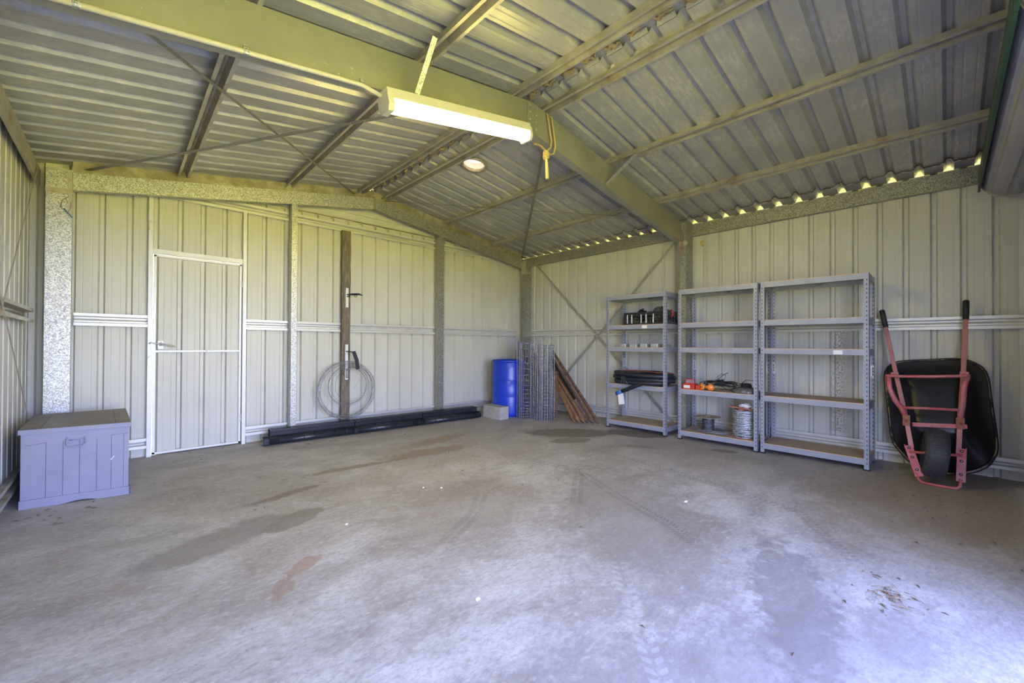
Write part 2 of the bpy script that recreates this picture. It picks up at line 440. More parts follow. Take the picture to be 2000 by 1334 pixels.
# front wall (behind the camera): piers and header around two roller doors
mb = MB()
def fr(x0, x1, z0, z1): sheet(mb, rib_profile(x0, x1, -3.0, .192), (0, YF, z0), (0, YF, z1), (1, 0, 0), (0, -1, 0))
fr(XL, -5.80, -.01, 2.70); fr(-5.80, -.12, 2.22, 2.76); fr(-2.95, -2.62, -.01, 2.22); fr(-.32, XR, -.01, 2.70)
mb.prism([(XL, YF, 2.70), (XR, YF, 2.70), (XR, YF, roofz(XR)), (RX, YF, roofz(RX)), (XL, YF, roofz(XL))], (0, -.01, 0))
tag(mb.build('wall_front', 'wall', thick=.0015), 'cream steel front wall around the roller doors', 'wall', kind='structure')

# ---- roof
for side, sx in (('left', -1), ('right', 1)):
    mb = MB(); prof = rib_profile(YF - .1, YB + .08, -3.197, h=.036, wb=.034, wt=.013)
    x1 = (XR + .14) if sx > 0 else (XL - .14)
    xr = RX + sx * .055
    sheet(mb, prof, (xr, 0, roofz(xr)), (x1, 0, roofz(x1)), (0, 1, 0), (.15 * sx, 0, 1))
    tag(mb.build('ceiling' if sx < 0 else 'ceiling_right', 'roof', thick=.0012), 'weathered grey ribbed roof sheets on the %s slope' % side, 'ceiling', kind='structure')
    # under-lapped eave strip with a ragged edge
    if sx < 0: continue
    mb = MB(); xa = (XR - .17) if sx > 0 else (XL + .17); xb = x1 - sx * .03
    prof2 = rib_profile(YF, YB - .02, -3.197, h=.036, swage=False, wb=.034, wt=.013)
    path = []; vs = []; m = len(prof2)
    r2 = random.Random(3)
    dense = []
    for (a, b), (c, d) in zip(prof2[:-1], prof2[1:]):
        nseg = max(1, int((c - a) / .02))
        for i in range(nseg): dense.append((a + (c - a) * i / nseg, b + (d - b) * i / nseg))
    dense.append(prof2[-1]); M_ = len(dense)
    jag = [r2.uniform(-.012, .012) for _ in dense]
    V = [(xa + sx * j, a, roofz(xa + sx * j) + b - .012) for (a, b), j in zip(dense, jag)] + [(xb, a, roofz(xb) + b - .010) for a, b in dense]
    mb.add(V, [(i, i + 1, M_ + i + 1, M_ + i) for i in range(M_ - 1)])
    mb.cur = 1; mb.smooth = True
    for i in range(0, M_ - 3, 3):
        if r2.random() < .8: mb.tube([(V[j][0] - .004 + r2.uniform(-.004, .004), V[j][1], V[j][2] - .002 + r2.uniform(-.005, .002)) for j in range(i, min(M_, i + 4))], .0028, 4, rads=None)
    mb.cur = 2
    for i in range(0, M_ - 3, 5):
        if r2.random() < .5: mb.tube([(V[j][0] + r2.uniform(-.004, .008), V[j][1], V[j][2] - .006) for j in range(i, min(M_, i + 4))], .003, 4)
    tag(mb.build('trim_%d' % (3 if sx > 0 else 4), ['roof', 'rust', 'bag_white'], thick=.0008), 'ragged-edged metal closure strip along the %s eave' % side, 'eave strip', kind='structure')
mb = MB(); mb.box((.15, YF - .1, 2.58), (.155, YB + .1, roofz(.15) + .03)); mb.box((.15, YF - .1, 2.58), (.24, YB + .1, 2.585)); mb.box((.237, YF - .1, 2.58), (.24, YB + .1, 2.70))
tag(mb.build('gutter', 'roof'), 'metal gutter outside along the right eave', 'gutter', kind='structure')
# ridge cap and upturned pan stop-ends with foam stains
mb = MB(); mb.sweep([(-.20, -.055), (-.17, -.005), (0, .030), (.17, -.005), (.20, -.055)], [(RX, YF - .1, 3.215), (RX, YB + .09, 3.215)], (1, 0, 0), (0, 0, 1))
tag(mb.build('trim_2', 'roof', thick=.001), 'pale ridge capping seen between the two ridge purlins', 'ridge cap', kind='structure')
mb = MB(); r3 = random.Random(5)
k = -15
while True:
    c = -3.197 + k * .1912; k += 1
    if c > -.1: break
    if c < YF: continue
    for sx in (-1, 1):
        xe = RX + sx * .05
        mb.cur = 0; mb.prism([(xe, c + .03, roofz(xe)), (xe, c + .162, roofz(xe)), (xe - sx * .015, c + .155, roofz(xe) + .032), (xe - sx * .015, c + .037, roofz(xe) + .032)], (sx * .0015, 0, 0))
    mb.cur = 1; mb.smooth = True
    n_ = 7; pts = [(RX + r3.uniform(-.03, .03), c + .035 + .12 * i / n_, 3.218 - .012 * math.sin(PI * i / n_) + r3.uniform(-.004, .004)) for i in range(n_ + 1)]
    mb.tube(pts, .016, 6, rads=[.004 + .012 * math.sin(PI * (i + .3) / (n_ + .6)) + r3.uniform(0, .004) for i in range(n_ + 1)]); mb.smooth = False
tag(mb.build('ridge_infill', ['roof', 'foam_stain']), 'rust-stained foam and turned-up pan ends along the ridge gap', 'infill', kind='stuff')

# ---- purlins (top hats, open side down)
def hat(mb, p0, p1, ax, ay, w=.10, d=.058, foot=.022):
    prof = [(-w / 2, 0), (-w / 2, .006), (-w / 2, 0), (-w / 2 + foot, 0), (-w / 2 + foot + .008, d), (-.008, d), (0, d - .006), (.008, d), (w / 2 - foot - .008, d), (w / 2 - foot, 0), (w / 2, 0)]
    mb.sweep(prof[2:], [p0, p1], ax, ay)
PUR = [(-5.03, 'roof purlin nearest the left wall, low on the left slope'), (-4.05, 'left-slope roof purlin passing over the left end of the light'),
       (-3.20, 'left one of the two close purlins at the ridge'), (-2.85, 'right one of the two close purlins at the ridge'),
       (-1.87, 'upper roof purlin on the right slope'), (-.86, 'lower roof purlin on the right slope, nearer the eave')]
for x, lab in PUR:
    mb = MB(); sx = -1 if x < RX else 1
    hat(mb, (x, YF + .02, roofz(x) - .060), (x, -.03, roofz(x) - .060), (1, 0, -.15 * sx), (.15 * sx, 0, 1))
    tag(mb.build('roof_purlin', 'purlin', thick=.002), lab, 'purlin', 'roof purlins')
# ---- eave beams
mb = MB(); mb.sweep([(0, .018), (0, 0), (.145, 0), (.145, .018)], [(-.065, YF + .02, 2.558), (-.065, -.03, 2.558)], (0, 0, 1), (1, 0, 0))
mb.sweep([(0, 0), (.06, 0)], [(-.065, YF + .02, 2.558), (-.065, -.03, 2.558)], (1, 0, 0), (0, 0, 1))
tag(mb.build('eave_beam', 'zincdark', thick=.003), 'dark speckled galvanised beam along the top of the right wall', 'beam', 'eave beams')
mb = MB(); mb.sweep([(0, -.018), (0, 0), (.145, 0), (.145, -.05)], [(-6.0, YF + .02, 2.485), (-6.0, -.03, 2.485)], (0, 0, 1), (1, 0, 0))
tag(mb.build('eave_beam', 'purlin', thick=.003), 'dull brown-grey beam along the top of the left wall', 'beam', 'eave beams')

# ---- portal frames
def cee_rafter(mb, x0, x1, zb, y0, dy, web, flange, slope=.15):
    # web in plane y0, flanges run to y0+dy
    def z(x): return zb - slope * abs(x - RX)
    lip = .018 if flange > 0 else 0
    prof = lambda x: [(y0 + dy, z(x) + lip), (y0 + dy, z(x)), (y0, z(x)), (y0, z(x) + web), (y0 + dy, z(x) + web), (y0 + dy, z(x) + web - lip)]
    a, b = prof(x0), prof(x1); n = len(a)
    mb.add([(x0, *p) for p in a] + [(x1, *p) for p in b], [(i, i + 1, n + i + 1, n + i) for i in range(n - 1)])
root = empty('portal_frame', (RX, -3.11, 2.5), 'smooth olive-green steel portal rafter crossing mid-roof, carrying the light', 'rafter', 'steel portal frames')
mb = MB(); cee_rafter(mb, -5.9, RX, 2.888, -3.11, .076, .25, .076, .163); mb.build('rafter', 'olive', root, thick=.003)
mb = MB(); cee_rafter(mb, RX, -.24, 2.888, -3.11, .076, .25, .076); mb.build('rafter', 'olive', root, thick=.003)
mb = MB(); mb.prism([(RX - .06, -3.115, 2.885), (RX + .06, -3.115, 2.885), (RX + .06, -3.115, 3.125), (RX - .06, -3.115, 3.125)], (0, .004, 0)); mb.build('apex_plate', 'olive', root)
mb = MB()
for dz in (.03, .09, .15, .21):
    for dx in (-.035, .04): mb = MB(); mb.lathe([(.008, 0), (.008, -.008)], (RX + dx, -3.115, 2.89 + dz), 8, 'y'); mb.build('bolt', 'zinc', root)
def column(mb, x0, x1, y0, y1, z1, open_side, t=.003):
    # Cee: web across x at y0, flanges to y1 ; drawn as thin walls
    prof = [(x0 + .016, y1), (x0, y1), (x0, y0), (x1, y0), (x1, y1), (x1 - .016, y1)]
    mb.add([(x, y, 0) for x, y in prof] + [(x, y, z1) for x, y in prof], [(i, i + 1, 6 + i + 1, 6 + i) for i in range(5)])
mb = MB(); column(mb, -.262, -.06, -3.19, -3.112, 2.70, 1); mb.build('column', 'zincdark', root, thick=.003)
mb = MB(); column(mb, -6.0, -5.835, -3.19, -3.112, 2.62, 1); mb.build('column', 'zincdark', root, thick=.003)
mb = MB(); mb.box((-.268, -3.196, 2.40), (-.262, -3.10, 2.46)); mb.box((-.30, -3.20, 2.40), (-.262, -3.194, 2.46)); mb.lathe([(.012, 0), (.012, .02)], (-.29, -3.22, 2.43), 10, 'y')
mb.build('knee_bracket', 'zinc', root)
root = empty('portal_frame', (RX, -.19, 2.6), 'speckled galvanised end rafter and corner columns against the back wall', 'rafter', 'steel portal frames')
for a, b in ((-5.80, RX), (RX, -.19)):
    mb = MB(); cee_rafter(mb, a, b, 2.934, -.19, .06, .150, .06, .168 if a < -4 else .155); mb.build('rafter', 'spangle' if a < -4 else 'zincdark', root, thick=.003)
mb = MB(); mb.prism([(RX - .012, -.194, 2.925), (RX + .012, -.194, 2.925), (RX + .012, -.194, 3.10), (RX - .012, -.194, 3.10)], (0, .06, 0)); mb.build('apex_plate', 'tan_flash', root)
mb = MB(); column(mb, -5.945, -5.795, -.27, -.195, 2.61, 1); mb.build('column', 'spangle', root, thick=.004)
mb = MB(); column(mb, -.21, -.065, -.27, -.195, 2.66, 1); mb.build('column', 'zincdark', root, thick=.003)
mb = MB(); mb.box((-5.95, -.277, 2.40), (-5.79, -.271, 2.44)); mb.box((-5.95, -.277, 2.595), (-5.79, -.271, 2.612)); mb.box((-5.815, -.285, 2.2), (-5.795, -.271, 2.61)); mb.build('knee_bracket', 'purlin', root)
mb = MB(); mb.box((-.26, -.28, 2.40), (-.06, -.272, 2.44)); mb.box((-.245, -.30, 2.38), (-.235, -.19, 2.62)); mb.build('knee_bracket', 'purlin', root)
# tan rake angle between end rafter and roof
root = None
for a, b, lab in ((-5.8, RX, 'left'), (RX, -.19, 'right')):
    mb = MB(); z = lambda x: roofz(x) - .062
    mb.add([(a, -.13, z(a) + .055), (a, -.13, z(a) - .06), (a, -.06, z(a) - .06), (b, -.13, z(b) + .055), (b, -.13, z(b) - .06), (b, -.06, z(b) - .06)], [(0, 1, 4, 3), (1, 2, 5, 4)])
    tag(mb.build('rake_angle', 'tan_flash', thick=.003), 'brown stained rake angle above the %s half of the end rafter' % lab, 'angle', 'rake angles')

# ---- wall posts
for x0, x1, zt, lab in ((-4.026, -3.968, 2.79, 'slim speckled wall post right of the hinged door'), (-1.975, -1.890, 2.775, 'slim speckled wall post between board and blue drum')):
    mb = MB(); mb.add([(x, y, z) for z in (0, zt) for x, y in ((x0 + .02, -.062), (x0, -.062), (x0, -.17), (x1, -.17), (x1, -.15))], [(i, i + 1, 6 + i, 5 + i) for i in range(4)])
    tag(mb.build('wall_post', 'spangle' if x0 < -3 else 'zincdark', thick=.003), lab, 'post', 'back wall posts')

# ---- girts (top hats, open side to the room)
def girt(p0, p1, normal, lab, w=.115, mat='girt'):
    mb = MB(); hat(mb, p0, p1, (0, 0, 1), normal, w, .054, .026)
    tag(mb.build('wall_girt', mat, thick=.002), lab, 'girt', 'wall girts')
N = (0, 1, 0)
spans = [(-5.79, -5.285, 'between corner column and door'), (-4.462, -4.03, 'between door and first post'), (-3.966, -1.98, 'behind the timber board'), (-1.888, -.22, 'above the blue drum, right of the second post')]
for x0, x1, w in spans:
    girt((x0, -.056, 1.338), (x1, -.056, 1.338), N, 'pale middle-height back wall girt ' + w)
for x0, x1, w in ((-5.79, -5.285, 'beside the trunk, left of the door'), (-4.462, -4.03, 'just right of the door'), (-3.966, -1.98, 'behind the timber board'), (-1.888, -.22, 'behind the concrete block')):
    girt((x0, -.056, .138), (x1, -.056, .138), N, 'pale floor-level back wall girt ' + w, .10)
for x0, x1, w in ((-5.25, -4.03, 'over the door'), (-3.966, -1.98, 'over the timber board'), (-1.888, -.6, 'at the right under the sloping rafter')):
    girt((x0, -.056, 2.645), (x1, -.056, 2.645), N, 'topmost back wall girt ' + w, .105)
for y0, y1, w in ((-3.10, -.28, 'behind the crossed straps'), (-5.96, -3.20, 'behind the barrow handles')):
    girt((-.056, y0, 1.338), (-.056, y1, 1.338), (1, 0, 0), 'pale middle-height right wall girt ' + w)
    girt((-.056, y0, .138), (-.056, y1, .138), (1, 0, 0), 'floor-level right wall girt ' + w.replace('handles', 'tray').replace('crossed straps', 'rusty pickets'), .10)
for z, w, wd in ((1.345, 'middle-height', .115), (.138, 'floor-level', .11)):
    girt((-6.004, -5.9, z), (-6.004, -.28, z), (-1, 0, 0), 'dusty %s girt on the left wall' % w, wd, 'purlin')

# ---- flat bracing straps
def strap(p0, p1, lab, mat='strap', w=.032, n=(0, 0, 1), grp='bracing straps'):
    mb = MB(); mb.bar(p0, p1, w, .0025, n)
    tag(mb.build('bracing_strap', mat), lab, 'strap', grp)
sz = lambda x: roofz(x) - .068
strap((-5.75, -3.03, sz(-5.75) ), (-3.28, -.14, sz(-3.28)), 'dark roof strap running from upper left down to the ridge at back', n=(.15, 0, 1))
strap((-5.72, -.12, sz(-5.72) - .006), (-3.36, -3.03, sz(-3.36) - .006), 'thin roof strap passing behind the light tube', n=(.15, 0, 1))
strap((-2.72, -3.03, sz(-2.72)), (-.30, -.28, sz(-.30)), 'dark roof strap hanging right of the light toward the far corner', n=(-.15, 0, 1))
strap((-2.86, -.12, sz(-2.86) - .006), (-.42, -3.03, sz(-.42) - .006), 'thin roof strap crossing the right slope from ridge to mid rafter', n=(-.15, 0, 1))
strap((-.066, -.36, 2.60), (-.066, -2.99, .03), 'wall strap falling from the far corner behind the left shelf', 'strap_light', .034, (1, 0, 0))
strap((-.069, -3.02, 2.58), (-.069, -.62, .16), 'wall strap rising from the rusty pickets to the mid column', 'strap_light', .034, (1, 0, 0))
strap((-5.992, -.30, 2.56), (-5.992, -3.0, .05), 'left wall strap sloping down toward the viewer', 'strap_rust', .025, (1, 0, 0))
strap((-5.988, -.34, .32), (-5.988, -3.0, 2.42), 'left wall strap rising toward the viewer above the trunk', 'strap_rust', .025, (1, 0, 0))
# ---- fly braces
for a, b, lab, mt in (((-4.15, -3.20, 2.69), (-4.13, -3.37, 2.965), 'pale fly brace between the light fitting and left purlin', 'spangle'),
                      ((-1.96, -3.125, 2.735), (-1.90, -3.42, 2.965), 'dark fly brace between mid rafter and right-slope purlin', 'strap')):
    mb = MB(); mb.bar(a, b, .032, .003, (0, -1, .4)); mb.bar(a, (a[0], -3.09, a[2] - .002), .03, .003)
    tag(mb.build('fly_brace', mt), lab, 'brace', 'fly braces')

# ---- hinged door
root = empty('door_1', (-4.87, 0, 0), 'hinged cream ribbed steel door in the back wall', 'door', kind='structure')
mb = MB(); sheet(mb, rib_profile(-5.238, -4.502, ph, .192), (0, -.004, .02), (0, -.004, 2.01), (1, 0, 0), (0, 1, 0)); mb.build('door_panel', 'wall', root, thick=.0015)
mb = MB(); w = .022
mb.box((-5.245, -.03, .012), (-5.245 + w, -.006, 2.01)); mb.box((-4.497 - w, -.03, .012), (-4.497, -.006, 2.01))
mb.box((-5.245, -.03, .012), (-4.497, -.006, .012 + w)); mb.box((-5.245, -.03, 1.99), (-4.497, -.006, 2.012)); mb.build('door_frame', 'white_steel', root, bevel=.002)
mb = MB(); mb.box((-5.235, -.034, 1.03), (-4.505, -.008, 1.052)); mb.build('middle_rail', 'white_steel', root, bevel=.002)
mb = MB()
mb.box((-5.247, -.040, 1.0), (-5.232, -.03, 1.17)); mb.box((-5.21, -.036, 1.065), (-5.165, -.006, 1.145))
la = mb.build('latch_plate', 'white_steel', root)
mb = MB(); mb.smooth = True
mb.tube([(-5.275, -.06, 1.118), (-5.262, -.068, 1.128), (-5.24, -.066, 1.122), (-5.20, -.06, 1.116), (-5.185, -.06, 1.114)], .007, 8)
mb.lathe([(.001, -.066), (.014, -.066), (.017, -.05), (.017, -.03)], (-5.186, 0, 1.112), 12, 'y')
mb.tube([(-5.186, -.066, 1.112), (-5.15, -.072, 1.106), (-5.075, -.078, 1.09)], .008, 8); mb.build('latch_handle', 'zinc', root)
mb = MB()
for z in (.25, 1.75): mb = MB(); mb.box((-4.505, -.036, z), (-4.49, -.02, z + .08)); mb.build('hinge', 'purlin', root)
mb = MB(); mb.box((-5.28, .034, -.02), (-4.47, .038, 2.06)); mb.build('daylight_block', 'wall', root)  # unseen panel added behind the leaf, blocks daylight through its gaps
for x0, x1, zt, lab in ((-5.288, -5.252, 2.62, 'left'), (-4.492, -4.455, 2.62, 'right')):
    mb = MB(); mb.box((x0, -.062, 0), (x1, .0, zt))
    tag(mb.build('door_jamb', 'white_steel', bevel=.002), 'white painted steel jamb on the %s side of the door' % lab, 'jamb', 'door jambs')
mb = MB(); mb.box((-5.252, -.05, 2.018), (-4.492, -.0, 2.066)); mb.box((-5.252, -.062, 2.014), (-4.492, -.05, 2.024))
tag(mb.build('door_header', 'white_steel', bevel=.002), 'rusty white steel header across the top of the door', 'header')

# ---- roller doors on the front wall
def drum(x0, x1, lab, nm, closed):
    root = empty(nm, ((x0 + x1) / 2, -5.84, 2.38), lab, 'door', kind='structure')
    mb = MB(); mb.smooth = False
    cy, cz, n = -5.845, 2.545, 64; prof = []
    for k in range(n):
        a = 2 * PI * k / n; r = .168 - (.010 if k % 8 in (0, 1) else 0) ; prof.append((cy + r * math.cos(a), cz + r * math.sin(a)))
    mb.add([(x0, *p) for p in prof] + [(x1, *p) for p in prof], [(i, (i + 1) % n, n + (i + 1) % n, n + i) for i in range(n)] + [tuple(range(n)), tuple(range(n, 2 * n))[::-1]])
    mb.build('curtain_roll', 'drum_steel', root)
    mb = MB(); mb.prism([(x0 + .005, -5.675, 2.45), (x0 + .005, -5.683, 2.64), (x0 + .005, -5.669, 2.64), (x0 + .005, -5.660, 2.45)], (x1 - x0 - .01, 0, 0)); mb.build('edge_seal', 'green_edge', root)
    mb = MB()
    for x in (x0, x1 - .01): mb.lathe([(.174, x), (.174, x + .01)], (0, cy, cz), 40, 'x')
    mb.build('end_hoop', 'strap_rust', root)
    if closed:
        mb = MB(); prof = []
        z = 0.02
        while z < 2.38:
            prof += [(z, 0), (z + .05, 0), (z + .06, .012), (z + .08, .012), (z + .09, 0)]; z += .09
        mb.sweep(prof, [(x0 + .03, -5.965, 0), (x1 - .03, -5.965, 0)], (0, 0, 1), (0, 1, 0)); mb.build('door_curtain', 'drum_steel', root, thick=.0015)
drum(-2.90, -.15, 'closed roller door with its rolled grey curtain at upper right', 'door_2', True)
drum(-5.80, -2.92, 'open roller door rolled up over the entrance', 'door_3', False)

# ---- light fitting
lx0, lz0, lx1, lz1 = -4.36, 2.565, -3.16, 2.800
d = Vector((lx1 - lx0, 0, lz1 - lz0)).normalized(); up = Vector((-d.z, 0, d.x))
root = empty('ceiling_light', (-3.76, -3.17, 2.66), 'glowing long fluorescent batten fixed along the mid rafter', 'light')
A = Vector((lx0, 0, lz0)); L = (Vector((lx1, 0, lz1)) - A).length
def P(s_, y, u): return A + d * s_ + up * u + Vector((0, y, 0))
mb = MB(); vs = [P(s_, y, u) for s_ in (0, L) for y, u in ((-3.118, 0), (-3.118, .062), (-3.235, .062), (-3.245, 0))]
mb.add(vs, [(3, 2, 1, 0), (4, 5, 6, 7), (0, 1, 5, 4), (1, 2, 6, 5), (2, 3, 7, 6), (3, 0, 4, 7)]); mb.build('housing', 'batten', root, bevel=.003)
mb = MB(); mb.smooth = True; n = 14; prof = [(-3.18 - .058 * math.cos(PI * k / (n - 1)), -.002 - .058 * math.sin(PI * k / (n - 1))) for k in range(n)]
vs = [P(s_, y, u) for s_ in (.035, L - .02) for y, u in prof]
mb.add(vs, [(i, i + 1, n + i + 1, n + i) for i in range(n - 1)] + [tuple(range(n)), tuple(range(n, 2 * n))[::-1]]); mb.build('diffuser', 'tube_glow', root)
mb = MB()
for s0, s1 in ((-.006, .034), (L - .02, L + .006)):
    prof2 = [(-3.118, .03), (-3.242, .03), (-3.246, -.03), (-3.225, -.066), (-3.135, -.066), (-3.114, -.03)]
    vs = [P(s_, y, u) for s_ in (s0, s1) for y, u in prof2]; mb = MB()
    mb.add(vs, [tuple(range(6)), tuple(range(6, 12))[::-1]] + [(i, (i + 1) % 6, 6 + (i + 1) % 6, 6 + i) for i in range(6)])
    mb.build('end_cap', 'batten', root)
mb = MB(); q = P(L + .012, -3.20, .06)
for k in range(9):
    c = q + Vector((.004 * (k % 2), 0, .12 - k * .028)); mb.tube([c + Vector((.005 * math.cos(a), .003 * math.sin(a) , .016 * math.sin(a))) for a in [2 * PI * i / 8 for i in range(8)]], .0018, 4, closed=True)
mb.build('hanging_chain', 'brass', root)

# ---- conduit with clips
root = empty('conduit', (-5.0, -3.2, 2.4), 'cream electrical conduit clipped along the mid rafter to the light', 'conduit')
mb = MB(); mb.smooth = True
cz = lambda x: 2.888 - .163 * abs(x - RX) - .012
pts = [(-5.98, -3.125, cz(-5.98)), (-4.6, -3.125, cz(-4.6)), (-4.47, -3.13, cz(-4.47) - .004), (-4.355, -3.16, 2.60)]
mb.tube(pts, .0125, 10); mb.build('pipe', 'conduit', root)
mb = MB()
for x in (-5.62, -5.05, -4.47):
    mb = MB(); mb.tube([(x - .012, -3.125, cz(x - .012)), (x + .012, -3.125, cz(x + .012))], .0155, 10)
    mb.box((x - .01, -3.128, cz(x)), (x + .01, -3.111, cz(x) + .035)); mb.build('clip', 'spangle', root)

# ---- rope over rafter
mb = MB(); mb.smooth = True
mb.tube([(-2.84, -3.03, 3.11), (-2.845, -3.08, 3.135), (-2.845, -3.125, 3.10), (-2.835, -3.135, 3.0), (-2.81, -3.14, 2.88), (-2.83, -3.15, 2.81), (-2.88, -3.16, 2.765), (-2.90, -3.16, 2.74)], .0085, 7)
mb.tube([(-2.80, -3.03, 3.11), (-2.80, -3.08, 3.135), (-2.79, -3.125, 3.09), (-2.78, -3.14, 2.95), (-2.77, -3.15, 2.84), (-2.80, -3.16, 2.765), (-2.85, -3.165, 2.735), (-2.90, -3.165, 2.745), (-2.94, -3.14, 2.79), (-2.95, -3.08, 2.84)], .0085, 7)
mb.tube([(-2.80, -3.03, 3.11), (-2.82, -3.02, 3.0), (-2.88, -3.03, 2.88), (-2.95, -3.07, 2.83), (-2.95, -3.11, 2.81)], .0085, 7)
for k in range(3):
    c = Vector((-2.905, -3.165, 2.735 - .02 * k)); mb.tube([c + Vector((.022 * math.cos(a), .018 * math.sin(a), .008 * math.sin(a * 2 + k))) for a in [2 * PI * i / 10 for i in range(10)]], .010, 6, closed=True)
mb.tube([(-2.905, -3.165, 2.73), (-2.90, -3.168, 2.64), (-2.892, -3.168, 2.52)], .012, 7, rads=[.012, .013, .015])
tag(mb.build('rope', 'rope'), 'tan rope looped over the mid rafter with a hanging knotted end', 'rope')

# ---- round roof vent opening
root = empty('roof_vent', (-2.63, -1.84, 3.10), 'round bright whirlybird vent throat in the right roof slope', 'vent')
M = Matrix.Rotation(math.atan(.15), 4, 'Y')
c0 = Vector((-2.63, -1.84, roofz(-2.63)))
mb = MB(); mb.lathe([(.122, -.2), (.122, .2)], c0, 40, 'z', M); cut = mb.build('vent_cutter', 'roof')
bm_ = bpy.data.objects['ceiling_right'].modifiers.new('hole', 'BOOLEAN'); bm_.operation = 'DIFFERENCE'; bm_.object = cut; bm_.solver = 'EXACT'
dg = bpy.context.evaluated_depsgraph_get(); cr_ = bpy.data.objects['ceiling_right']; me_ = bpy.data.meshes.new_from_object(cr_.evaluated_get(dg)); cr_.modifiers.clear(); cr_.data = me_
bpy.data.objects.remove(cut, do_unlink=True)
mb = MB(); mb.smooth = True; mb.lathe([(.150, -.006), (.150, -.018), (.126, -.020), (.121, -.012), (.121, .012)], c0, 36, 'z', M, caps=False); mb.build('flange_ring', 'tan_flash', root, thick=.002)
mb = MB(); mb.smooth = True; mb.lathe([(.1205, -.014), (.1205, .085), (.128, .085), (.128, .0)], c0, 36, 'z', M, caps=False); mb.build('throat', 'vent_metal', root)
mb = MB(); mb.smooth = True; mb.lathe([(.20, .095), (.205, .12), (.19, .20), (.14, .26), (.06, .29), (.001, .295)], c0, 36, 'z', caps=False); mb.build('dome', 'vent_metal', root, thick=.002)
# ---- trunk
FL, FR_, BR, BL = Vector((-5.965, -1.195, 0)), Vector((-5.425, -1.275, 0)), Vector((-5.448, -.37, 0)), Vector((-5.972, -.37, 0))
ctr = (FL + FR_ + BR + BL) / 4
root = empty('storage_trunk', (ctr.x, ctr.y, 0), 'grey-blue painted wooden trunk standing in the left back corner', 'trunk')
def quadbox(mb, q, grow, z0, z1):
    qs = []
    for p in q: e = (p - ctr).normalized(); qs.append(p + Vector((grow * math.copysign(1, e.x), grow * math.copysign(1, e.y), 0)))
    mb.add([(p.x, p.y, z0) for p in qs] + [(p.x, p.y, z1) for p in qs], [(0, 3, 2, 1), (4, 5, 6, 7), (0, 1, 5, 4), (1, 2, 6, 5), (2, 3, 7, 6), (3, 0, 4, 7)])
Q = [FL, FR_, BR, BL]
mb = MB(); quadbox(mb, Q, -.004, .016, .50)
mb.cur = 1
def fpt(t, z, o=.0): p = FL.lerp(FR_, t); nrm = Vector(((FR_ - FL).y, -(FR_ - FL).x, 0)).normalized(); return p + nrm * (o - .0035) + Vector((0, 0, z))
for t in (.22, .37, .52, .68, .82): mb.bar(fpt(t, .06), fpt(t, .435 if t < .8 else .45), .0026, .002, (0, 1, 0))
mb.bar(fpt(.05, .425), fpt(.22, .435), .002, .0016, (0, 1, 0)); mb.bar(fpt(.82, .45), fpt(.985, .455), .002, .0016, (0, 1, 0)); mb.bar(fpt(.94, .06), fpt(.94, .45), .002, .0018, (0, 1, 0))
mb.cur = 2; mb.bar(fpt(.815, .268, .002), fpt(.85, .295, .002), .004, .002, (0, 1, 0))
mb.build('body', ['trunk', 'trunk_line', 'chip_white'], root)
mb = MB()  # plinth with a shallow curved cut under the front
def plinth(p, q, grow):
    nrm = Vector(((q - p).y, -(q - p).x, 0)).normalized(); o = nrm * grow
    pts = []
    for i in range(21):
        t = i / 20; z = .013 * max(0, math.sin(PI * (t - .38) / .32)) if .38 < t < .70 else 0
        pts.append((p.lerp(q, t) + o, z))
    poly = [(v.x, v.y, z) for v, z in pts] + [(*(q + o).to_2d(), .058), (*(p + o).to_2d(), .058)]
    mb.prism(poly, -nrm * .018)
plinth(FL, FR_, .006); plinth(FR_, BR, .004); plinth(BR, BL, 0); plinth(BL, FL, .0)
mb.build('plinth', 'trunk', root)
mb = MB(); quadbox(mb, Q, .008, .502, .532)
mb.add([], [])
mb.cur = 1; quadbox(mb, Q, .0075, .532, .5335)
mb.cur = 2
for t in (.17, .86):
    a = FL.lerp(FR_, t) + Vector((0, .01, .5338)); b = BL.lerp(BR, t) + Vector((0, -.01, .5338)); mb.bar(a, b, .003, .0008)
mb.build('lid', ['trunk', 'trunk_top', 'trunk_line'], root)
mb = MB()
mb.prism([fpt(.40, .475, .004), fpt(.58, .478, .004), fpt(.58, .458, .004), fpt(.55, .452, .004), (fpt(.53, .446, .004)), fpt(.45, .444, .004), fpt(.43, .450, .004), fpt(.40, .455, .004)], Vector((0, .006, 0)))
mb.build('handle_plate', 'trunk', root)
mb = MB(); mb.smooth = True
pts = [(.415, .455), (.402, .435), (.405, .405), (.43, .392), (.55, .398), (.575, .41), (.58, .44), (.567, .46)]
mb.tube([fpt(t, z, .012) for t, z in pts], .0042, 8); mb.tube([fpt(t, z, .012) for t, z in ((.43, .438), (.56, .442))], .003, 6)
mb.build('handle', 'trunk', root)
mb = MB(); mb.bar(FR_ + Vector((.004, .004, .0)), FR_ + Vector((.004, .004, .065)), .010, .012); mb.build('chipped_corner', 'trunk_line', root)

